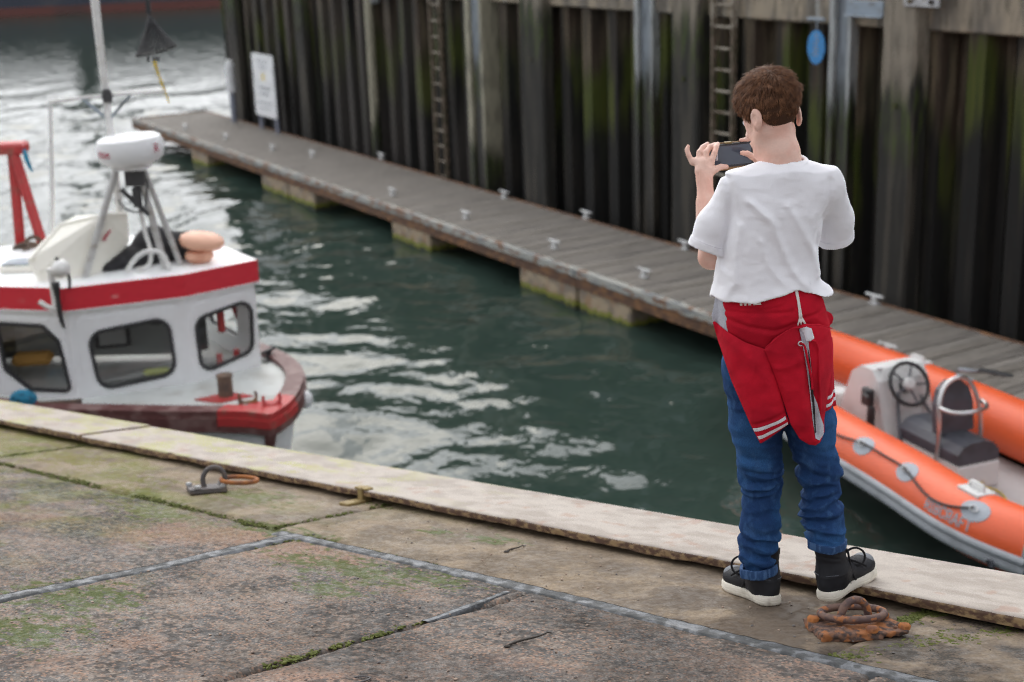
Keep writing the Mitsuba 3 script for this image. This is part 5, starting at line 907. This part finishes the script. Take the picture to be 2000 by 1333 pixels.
# ---- hoodie tied round the waist: padded cloth sheets hung on the back of the hips
HPX, HPY, HRX, HRY = (0.748, 3.880, 3.126)[0], 3.885, .168, .110
def back_y(x, z): return HPY - HRY * np.sqrt(np.clip(1 - ((x - HPX) / HRX) ** 2, .02, 1)) - np.clip((3.051 - z), 0, 1) * .03
hosts = {}
def cloth(poly, lift, puff, wid, folds=.004, seed=0, h=.0042, thick=.006, creases=(), name=None, on=None, eps=.0012):
    if name: hosts[name] = (poly, lift, puff, wid, folds, seed, creases)
    own = poly
    if on: poly, lift, puff, wid, folds, seed, creases = hosts[on]; thick = .001
    HP_ = Polygon(poly).buffer(0); P_ = Polygon(own).buffer(0); P2 = P_.buffer(-.004).buffer(.004); P_ = P_ if on else P2; P_ = shapely.geometry.polygon.orient(max(getattr(P_, 'geoms', [P_]), key=lambda a: a.area))
    x0, z0, x1, z1 = P_.bounds; X_, Z_ = np.meshgrid(np.arange(x0, x1, h), np.arange(z0, z1, h), indexing='ij'); q = np.column_stack([X_.ravel(), Z_.ravel()]); q = q[shapely.contains_xy(P_.buffer(-h * .55), q[:, 0], q[:, 1])]
    ed = np.array(P_.exterior.segmentize(h).coords)[:-1]; from scipy.spatial import Delaunay
    A = np.vstack([ed, q]); tri = Delaunay(A).simplices; c = A[tri].mean(1); tri = tri[shapely.contains_xy(P_, c[:, 0], c[:, 1])]
    e1_, e2_ = A[tri[:, 1]] - A[tri[:, 0]], A[tri[:, 2]] - A[tri[:, 0]]; ar = e1_[:, 0] * e2_[:, 1] - e1_[:, 1] * e2_[:, 0]; tri = tri[np.abs(ar) > 1e-9]; ar = ar[np.abs(ar) > 1e-9]; tri[ar < 0] = tri[ar < 0][:, ::-1]
    dist = shapely.distance(shapely.points(A[:, 0], A[:, 1]), P_.exterior); pd_ = dist
    if on: dist = shapely.distance(shapely.points(A[:, 0], A[:, 1]), HP_.exterior) * shapely.contains_xy(HP_, A[:, 0], A[:, 1])
    x, z = A.T; p3 = np.column_stack([x, x * 0 + seed, z])
    n = (meshkit.fbm(p3 * V(14, 1, 6), 3, seed) - .5) * folds * 3 + (meshkit.fbm(p3 * V(38, 1, 16), 3, seed + 5) - .5) * folds * 1.3
    pf = puff * (1 - np.exp(-dist / wid)) + n * np.clip(dist / .012, 0, 1)
    for cr, amp, w in creases: pf = pf + crease(np.column_stack([x, x * 0, z]), cr, amp, w) * np.clip(dist / .008, 0, 1)
    yf = back_y(x, z) - lift - pf - .0015 * np.sqrt(np.clip(dist / .004, 0, 1)) - (eps if on else 0); yb = yf + thick if on else back_y(x, z) - lift + thick * np.clip(dist / .004, .0, 1)
    n_ = len(A); ne = len(ed); v = np.vstack([np.column_stack([x, yf, z]), np.column_stack([x, yb, z])]); f = [tri, tri[:, ::-1] + n_]
    i = np.arange(ne); j = (i + 1) % ne; s_ = np.vstack([np.stack([j, i, i + n_], 1), np.stack([j, i + n_, j + n_], 1)]); m = trimesh.Trimesh(v, np.vstack(f + [s_]), process=False); m = outward(m); return m
Zf = 3.78
hood = key_for('hoodie', boy); _taken.discard(hood)
W_ = [(0.5724, 3.2539), (0.6229, 3.2483), (0.7126, 3.2673), (0.7843, 3.2810), (0.8275, 3.2779), (0.8523, 3.2662), (0.8663, 3.2414), (0.8930, 3.1615), (0.8891, 3.1466), (0.8124, 3.1646), (0.7762, 3.1621), (0.7368, 3.1371), (0.7064, 3.1078), (0.6789, 3.1165), (0.6022, 3.1490), (0.5948, 3.1652), (0.5799, 3.2109)]
fold1 = [(0.6018, 3.1913), (0.6599, 3.1759), (0.7289, 3.1677), (0.7793, 3.1847)]; fold2 = [(0.5980, 3.2140), (0.6918, 3.2180), (0.7712, 3.2207)]; fold3 = [(0.8007, 3.1989), (0.8474, 3.2084), (0.8651, 3.2228)]; fold4 = [(0.6014, 3.2345), (0.6845, 3.2258), (0.7420, 3.2367)]
hood = add('hoodie', cloth(W_, .010, .014, .02, .003, 3, creases=((fold1, -.006, .006), (fold2, -.004, .005), (fold3, -.005, .005), (fold4, -.003, .004)), name='waist'), 'hood_red', boy, True)
G_ = [(0.5754, 3.2468), (0.5990, 3.2452), (0.6012, 3.2045), (0.6061, 3.1429), (0.5870, 3.1596), (0.5694, 3.1735), (0.5650, 3.1888), (0.5720, 3.2244)]
add('side_panel', cloth(G_, .014, .007, .01, .0025, 9), 'hood_grey', hood, True)
LS = [(0.5649, 3.1813), (0.5860, 3.1647), (0.6480, 3.1321), (0.7026, 3.1156), (0.7217, 3.0646), (0.7450, 2.9945), (0.7611, 2.9240), (0.7720, 2.8981), (0.6907, 2.8371), (0.6640, 2.8905), (0.6129, 3.0150), (0.5828, 3.1156)]
add('sleeve', cloth(LS, .022, .020, .025, .004, 12, creases=(([(0.6622, 2.8925), (0.7098, 2.9123), (0.7554, 2.9320)], -.005, .004), ([(0.6337, 3.1137), (0.6927, 3.0580), (0.7306, 2.9796)], .005, .02)), name='left'), 'hood_red', hood, True)
HD = [(0.6954, 3.1159), (0.7237, 3.1512), (0.7559, 3.1715), (0.7774, 3.1808), (0.8097, 3.1864), (0.8496, 3.1804), (0.8871, 3.1617), (0.8972, 3.1037), (0.8993, 3.0349), (0.8899, 2.9851), (0.8805, 2.9311), (0.8743, 2.8923), (0.8764, 2.8568), (0.8631, 2.8297), (0.8485, 2.8239), (0.8279, 2.8303), (0.7996, 2.8511), (0.7727, 2.8962), (0.7491, 2.9711), (0.7200, 3.0570), (0.7029, 3.0997)]
add('hood', cloth(HD, .030, .022, .03, .005, 15, creases=(([(0.7217, 3.0646), (0.7580, 3.0709), (0.7939, 3.0924)], .004, .01), ([(0.7899, 3.1078), (0.7957, 3.0157), (0.8059, 2.8988)], .006, .014), ([(0.8481, 3.1056), (0.8543, 3.0135), (0.8601, 2.9358)], .006, .012), ([(0.7939, 3.1682), (0.8063, 3.1072), (0.8214, 3.0148), (0.8344, 2.9368), (0.8476, 2.8579)], -.012, .008)), name='hood'), 'hood_red', hood, True)
RS = [(0.8980, 3.1497), (0.9109, 3.0878), (0.9171, 3.0101), (0.9195, 2.9702), (0.9272, 2.9037), (0.8831, 2.9062), (0.8853, 2.9566), (0.8941, 3.0343)]
add('sleeve', cloth(RS, .006, .012, .012, .003, 18, name='right'), 'hood_red', hood, True)
for pl, lf, yy in (([(0.6689, 2.8837), (0.7567, 2.9218), (0.7599, 2.9131), (0.6728, 2.8741)], .041, 1), ([(0.6811, 2.8612), (0.7637, 2.9043), (0.7661, 2.8956), (0.6853, 2.8515)], .041, 2)): add('stripe', cloth(pl, 0, 0, 0, on='left'), 'stripe_white', hood, True)
for pl in ([(0.8899, 2.9517), (0.9210, 2.9568), (0.9221, 2.9465), (0.8887, 2.9423)], [(0.8869, 2.9282), (0.9240, 2.9339), (0.9254, 2.9236), (0.8857, 2.9188)]): add('stripe', cloth(pl, 0, 0, 0, on='right'), 'stripe_white', hood, True)
LN = [(0.7921, 3.1713), (0.8084, 3.1676), (0.8145, 3.1410), (0.8184, 3.1029), (0.8283, 3.0299), (0.8343, 2.9834), (0.8456, 2.9558), (0.8570, 2.9164), (0.8717, 2.8806), (0.8725, 2.8522), (0.8572, 2.8418), (0.8448, 2.8501), (0.8332, 2.9134), (0.8251, 2.9837), (0.8138, 3.0535), (0.8012, 3.1225)]
add('lining', cloth(LN, 0, 0, 0, on='hood', eps=.0025), 'hood_grey', hood, True)
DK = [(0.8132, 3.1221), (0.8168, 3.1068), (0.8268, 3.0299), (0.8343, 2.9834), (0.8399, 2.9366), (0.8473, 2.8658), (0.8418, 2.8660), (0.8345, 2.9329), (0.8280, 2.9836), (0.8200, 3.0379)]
add('gap_shade', cloth(DK, 0, 0, 0, on='hood', eps=.0035), 'rubber', hood, True)  # black sheet over the lining, painting in the shade inside the slit
ZP = [(0.7792, 3.2819), (0.7879, 3.2816), (0.7946, 3.2404), (0.8013, 3.2042), (0.8137, 3.1834), (0.8076, 3.1813), (0.8016, 3.1914), (0.7993, 3.1783), (0.7936, 3.1917), (0.7917, 3.1804), (0.7873, 3.1813), (0.7911, 3.2045), (0.7858, 3.2482)]
add('zip', cloth(ZP, 0, 0, 0, on='waist', eps=.002), 'zip_white', hood, True)
lb = [(0.7920, 3.1743), (0.8081, 3.1812), (0.8245, 3.1746), (0.8317, 3.1479), (0.8199, 3.1415), (0.8079, 3.1431), (0.8023, 3.1641)]
add('care_tag', cloth(lb, 0, 0, 0, on='hood', eps=.005), 'stripe_white', hood, True)
def back_line(poly, lift): return [(x, float(back_y(np.array(x), np.array(z))) - lift, z) for x, z in poly]
for pl in ([(0.7906, 3.1389), (0.7972, 3.1371), (0.8061, 3.1148), (0.8163, 3.0687), (0.8253, 3.0300), (0.8275, 3.0030)], [(0.8239, 3.1437), (0.8312, 3.1419), (0.8395, 3.1287), (0.8439, 3.0981), (0.8482, 3.0368), (0.8557, 2.9360)]): add('drawcord', tube(spline(back_line(pl, .058), 40), .0032, 6), 'hood_red', hood, True)
e_ = back_line([(0.7906, 3.1389)], .056)[0]; add('eyelet', tube([V(*e_) + V(.006 * math.cos(a), 0, .006 * math.sin(a)) for a in np.linspace(0, 6.283, 14)[:-1]], .002, 5, True), 'galv_pale', hood, True)
for pl in ([(0.6322, 3.2501), (0.6394, 3.2499), (0.6396, 3.2357), (0.6339, 3.2348)], [(0.6423, 3.2505), (0.6495, 3.2510), (0.6504, 3.2375), (0.6439, 3.2363)], [(0.6531, 3.2516), (0.6603, 3.2528), (0.6619, 3.2393), (0.6547, 3.2385)], [(0.6646, 3.2542), (0.6854, 3.2594), (0.6879, 3.2421), (0.6670, 3.2399)]): add('lettering', cloth(pl, 0, 0, 0, on='waist', eps=.0012), 'zip_white', hood, True)
wb = []
for a in np.linspace(math.pi * .02, math.pi * .98, 30): wb.append((HPX + .150 * math.cos(a), HPY + .115 * math.sin(a), PEL[2] + .035 - .03 * math.sin(a)))
add('front_knot', [tube(wb, .022, 10), ellipsoid((HPX, HPY + .14, PEL[2] + .0), (.04, .03, .035), sub=2)], 'hood_red', hood, True)
sm_ = [(0.6959, 3.1284), (0.7273, 3.1556), (0.7701, 3.1819), (0.7918, 3.1826), (0.8134, 3.1863), (0.8533, 3.1803), (0.8881, 3.1631)]; add('seam', tube(spline(back_line(sm_, .049), 50), .0016, 5), 'rubber' if False else 'hood_red', hood, True)
# ---- phone
ph = thing('phone', 'dark phone in a tan flip case held up by the boy', 'phone')
PC = V(0.667, 4.145, 3.594); px_, pu_ = V(.985, .17, .035), V(-.03, .0, 1.0); px_ /= np.linalg.norm(px_); pn_ = np.cross(px_, pu_); pn_ /= np.linalg.norm(pn_); pu_ = np.cross(pn_, px_); PM = frame(PC, px_, pu_, pn_)
rr_ = lambda w, h, r: Polygon([(-w, -h), (w, -h), (w, h), (-w, h)]).buffer(-r).buffer(r, 8)
m = extrude(rr_(.068, .0345, .009), .010); m.apply_translation((0, 0, -.010)); add('body', moved(m, PM), 'phone_case', ph, 30)
m = extrude(rr_(.058, .0285, .003), .0008); m.apply_translation((-.002, .0005, .0002)); add('screen', moved(m, PM), 'screen_glass', ph)
for q in (-.0525, -.0485): m = box(q, q + .0022, -.012, .008, .001, .0016); add('screen_mark', moved(m, PM), 'stripe_white', ph)
m = extrude(rr_(.069, .041, .008), .004); m.apply_translation((.004, -.004, -.0145)); add('case', moved(m, PM), 'case_tan', ph, 30)
m = box(-.022, -.002, .0345, .0395, -.014, .002, .001); add('clasp', moved(m, PM), 'brass', ph)
# ================================================================ mooring rings and small things on the slip
mat('rust', lambda p, n, uv: mix(mix((.055, .034, .028), (.15, .075, .045), smoothstep(.4, .62, fbm(p.x * 80, p.y * 80, p.z * 80, 3))), (.27, .10, .032), smoothstep(.50, .64, fbm(p.x * 34 + 3, p.y * 34, p.z * 34, 4))), .8)
mat('rust_iron', lambda p, n, uv: mix(mix((.085, .052, .048), (.15, .085, .062), smoothstep(.35, .65, fbm(p.x * 70, p.y * 70, p.z * 70, 3))), (.33, .12, .04), smoothstep(.58, .68, fbm(p.x * 40 + 3, p.y * 40, p.z * 40, 4))), .65)
mat('rust_orange', dirty((.36, .13, .035), (.16, .065, .035), .45, 40), .8); mat('iron_dark', dirty((.075, .068, .068), (.13, .10, .085), .4, 40), .55)
def torus(R, r, n=48, k=14, sq=1.0): return tube([(R * math.cos(a), R * sq * math.sin(a), 0) for a in np.linspace(0, 2 * np.pi, n, endpoint=False)], r, k, True)
mr = thing('mooring_ring', "rusty mooring ring on a crumbling iron plate beside the boy's right shoe", 'mooring ring', None)
def plate(p):
    q = np.abs(p - V(0, 0, .008)) - V(.118, .080, .007); d = lens(np.maximum(q, 0)) + np.minimum(q.max(1), 0) - .006
    return d - .030 * (meshkit.fbm(p * V(18, 18, 34), 4, 5) - .56) * np.clip(lens(p[:, :2]) / .06, .3, 1) - .008 * (meshkit.fbm(p * 75, 3, 8) - .5)
pm2 = nets(plate, (-.17, -.13, -.03), (.17, .13, .05), .0032); pm2 = taubin(pm2, 1)
ax2 = (SD * -.62 - SE * .78); ax2 /= np.linalg.norm(ax2); ay2 = np.cross(SN, ax2); PM2 = frame(sl(-.285, .012, .0), ax2, ay2, SN)
add('plate', moved(pm2, PM2), 'rust', mr, True)
for x_, y_ in ((-.105, .055), (.02, -.07), (.10, .06), (.115, -.06)): add('bolt', moved(jitter(lathe([(0, 0), (.017, 0), (.018, .010), (.012, .016), (0, .017)], 10), .002, 60), PM2 @ frame(V(x_, y_, .018), V(1, 0, 0), V(0, 1, 0), V(0, 0, 1))), 'rust_orange', mr, 40)
bow = spline([(-.044, 0, .0), (-.046, 0, .030), (-.030, 0, .062), (0, 0, .074), (.030, 0, .062), (.046, 0, .030), (.044, 0, .0)], 40)
vx = V(.92, .39, 0); vx -= SN * (vx @ SN); vx /= np.linalg.norm(vx); vy = np.cross(SN, vx); BM = frame(sl(-.268, -.005, .008), vx, vy, SN); bm2 = jitter(tube(bow, .0112, 14), .001, 40, 3); add('eye', moved(bm2, BM), 'rust_iron', mr, True)
tr = jitter(torus(.088, .0108), .001, 40, 4); tr.apply_transform(frame(V(.015, .03, .027), V(1, 0, 0), V(0, .997, -.07), V(0, .07, .997))); add('ring', moved(tr, BM), 'rust_iron', mr, True)
m2 = thing('mooring_ring', 'orange rusted mooring ring on a dark bolted plate near the boat', 'mooring ring', None)
A2 = frame(sl(2.915, .035, .010), -SD * .42 - SE * .907, np.cross(SN, -SD * .42 - SE * .907), SN)
add('plate', moved(box(-.095, .065, -.065, .055, -.004, .016, .002), A2), 'iron_dark', m2)
for x_, y_ in ((-.085, .045), (-.06, -.055), (.055, .045), (.05, -.05)): add('bolt', moved(lathe([(0, 0), (.015, 0), (.013, .012), (0, .014)], 6), A2 @ frame(V(x_, y_, .018), V(1, 0, 0), V(0, 1, 0), V(0, 0, 1))), 'galv', m2)
B2 = frame(sl(2.905, .02, .024), V(.98, .2, 0) - SN * (V(.98, .2, 0) @ SN), np.cross(SN, V(.98, .2, 0)), SN); bow2 = spline([(-.042, 0, 0), (-.048, 0, .034), (-.029, 0, .072), (.002, 0, .083), (.031, 0, .072), (.047, 0, .034), (.043, 0, 0)], 40); add('eye', moved(tube(bow2, .011, 12), B2), 'iron_dark', m2, True)
t2 = torus(.079, .0095); t2.apply_transform(frame(V(.108, .01, .020), V(.99, 0, -.06), V(0, 1, 0), V(.06, 0, .99))); add('ring', moved(t2, B2), 'rust_orange', m2, True)
mat('leaf_dark', (.035, .028, .022), .8)
for txt, a, b in (('dark dry twig on the slab in the middle of the edge strip', (1.12, -.009), (1.127, -.105)), ('dark weed stem lying on the lower rough slab', (.335, .765), (.324, .596))):
    k = thing('twig', txt, 'twig'); q = [sl(a[0] + (b[0] - a[0]) * t + .006 * math.sin(7 * t), a[1] + (b[1] - a[1]) * t, .004 + .008 * t * (t < .9)) for t in np.linspace(0, 1, 9)]; add('stem', tube(q, np.linspace(.0035, .0018, 9), 6), 'leaf_dark', k, True); add('leaf', jitter(ellipsoid(q[0], (.010, .007, .003), sub=2), .003, 60), 'leaf_dark', k, True)
k = thing('wire_hook', 'small bent wire lying on the slab at the bottom edge', 'wire'); add('wire', tube(spline([sl(*a, .006) for a in ((.41, 1.27), (.39, 1.22), (.40, 1.19), (.425, 1.2), (.43, 1.215))], 24), .0025, 6), 'iron_dark', k, True)
g = np.random.default_rng(17); pb = []
for i in range(420):
    s_, t_ = (g.uniform(-.9, 2.0), g.uniform(-.22, 1.6)); r = g.uniform(.0018, .005); m = trimesh.creation.icosphere(1); m.vertices = m.vertices * (V(r, r, r * .7) * g.uniform(.6, 1.3, 3)) + V(s_, t_, r * .4); pb.append(m)
m = cat(pb); m.apply_transform(SLM); key_for('grit'); mat('grit_stone', lambda p, n, uv: mix((.34, .25, .19), (.12, .11, .105), smoothstep(.4, .6, noise(p.x * 40, p.y * 40, p.z * 40))), .8); scene['grit'] = ply(m, 'grit_stone'); label('grit', 'loose grit scattered on the slipway', 'grit', kind='stuff')
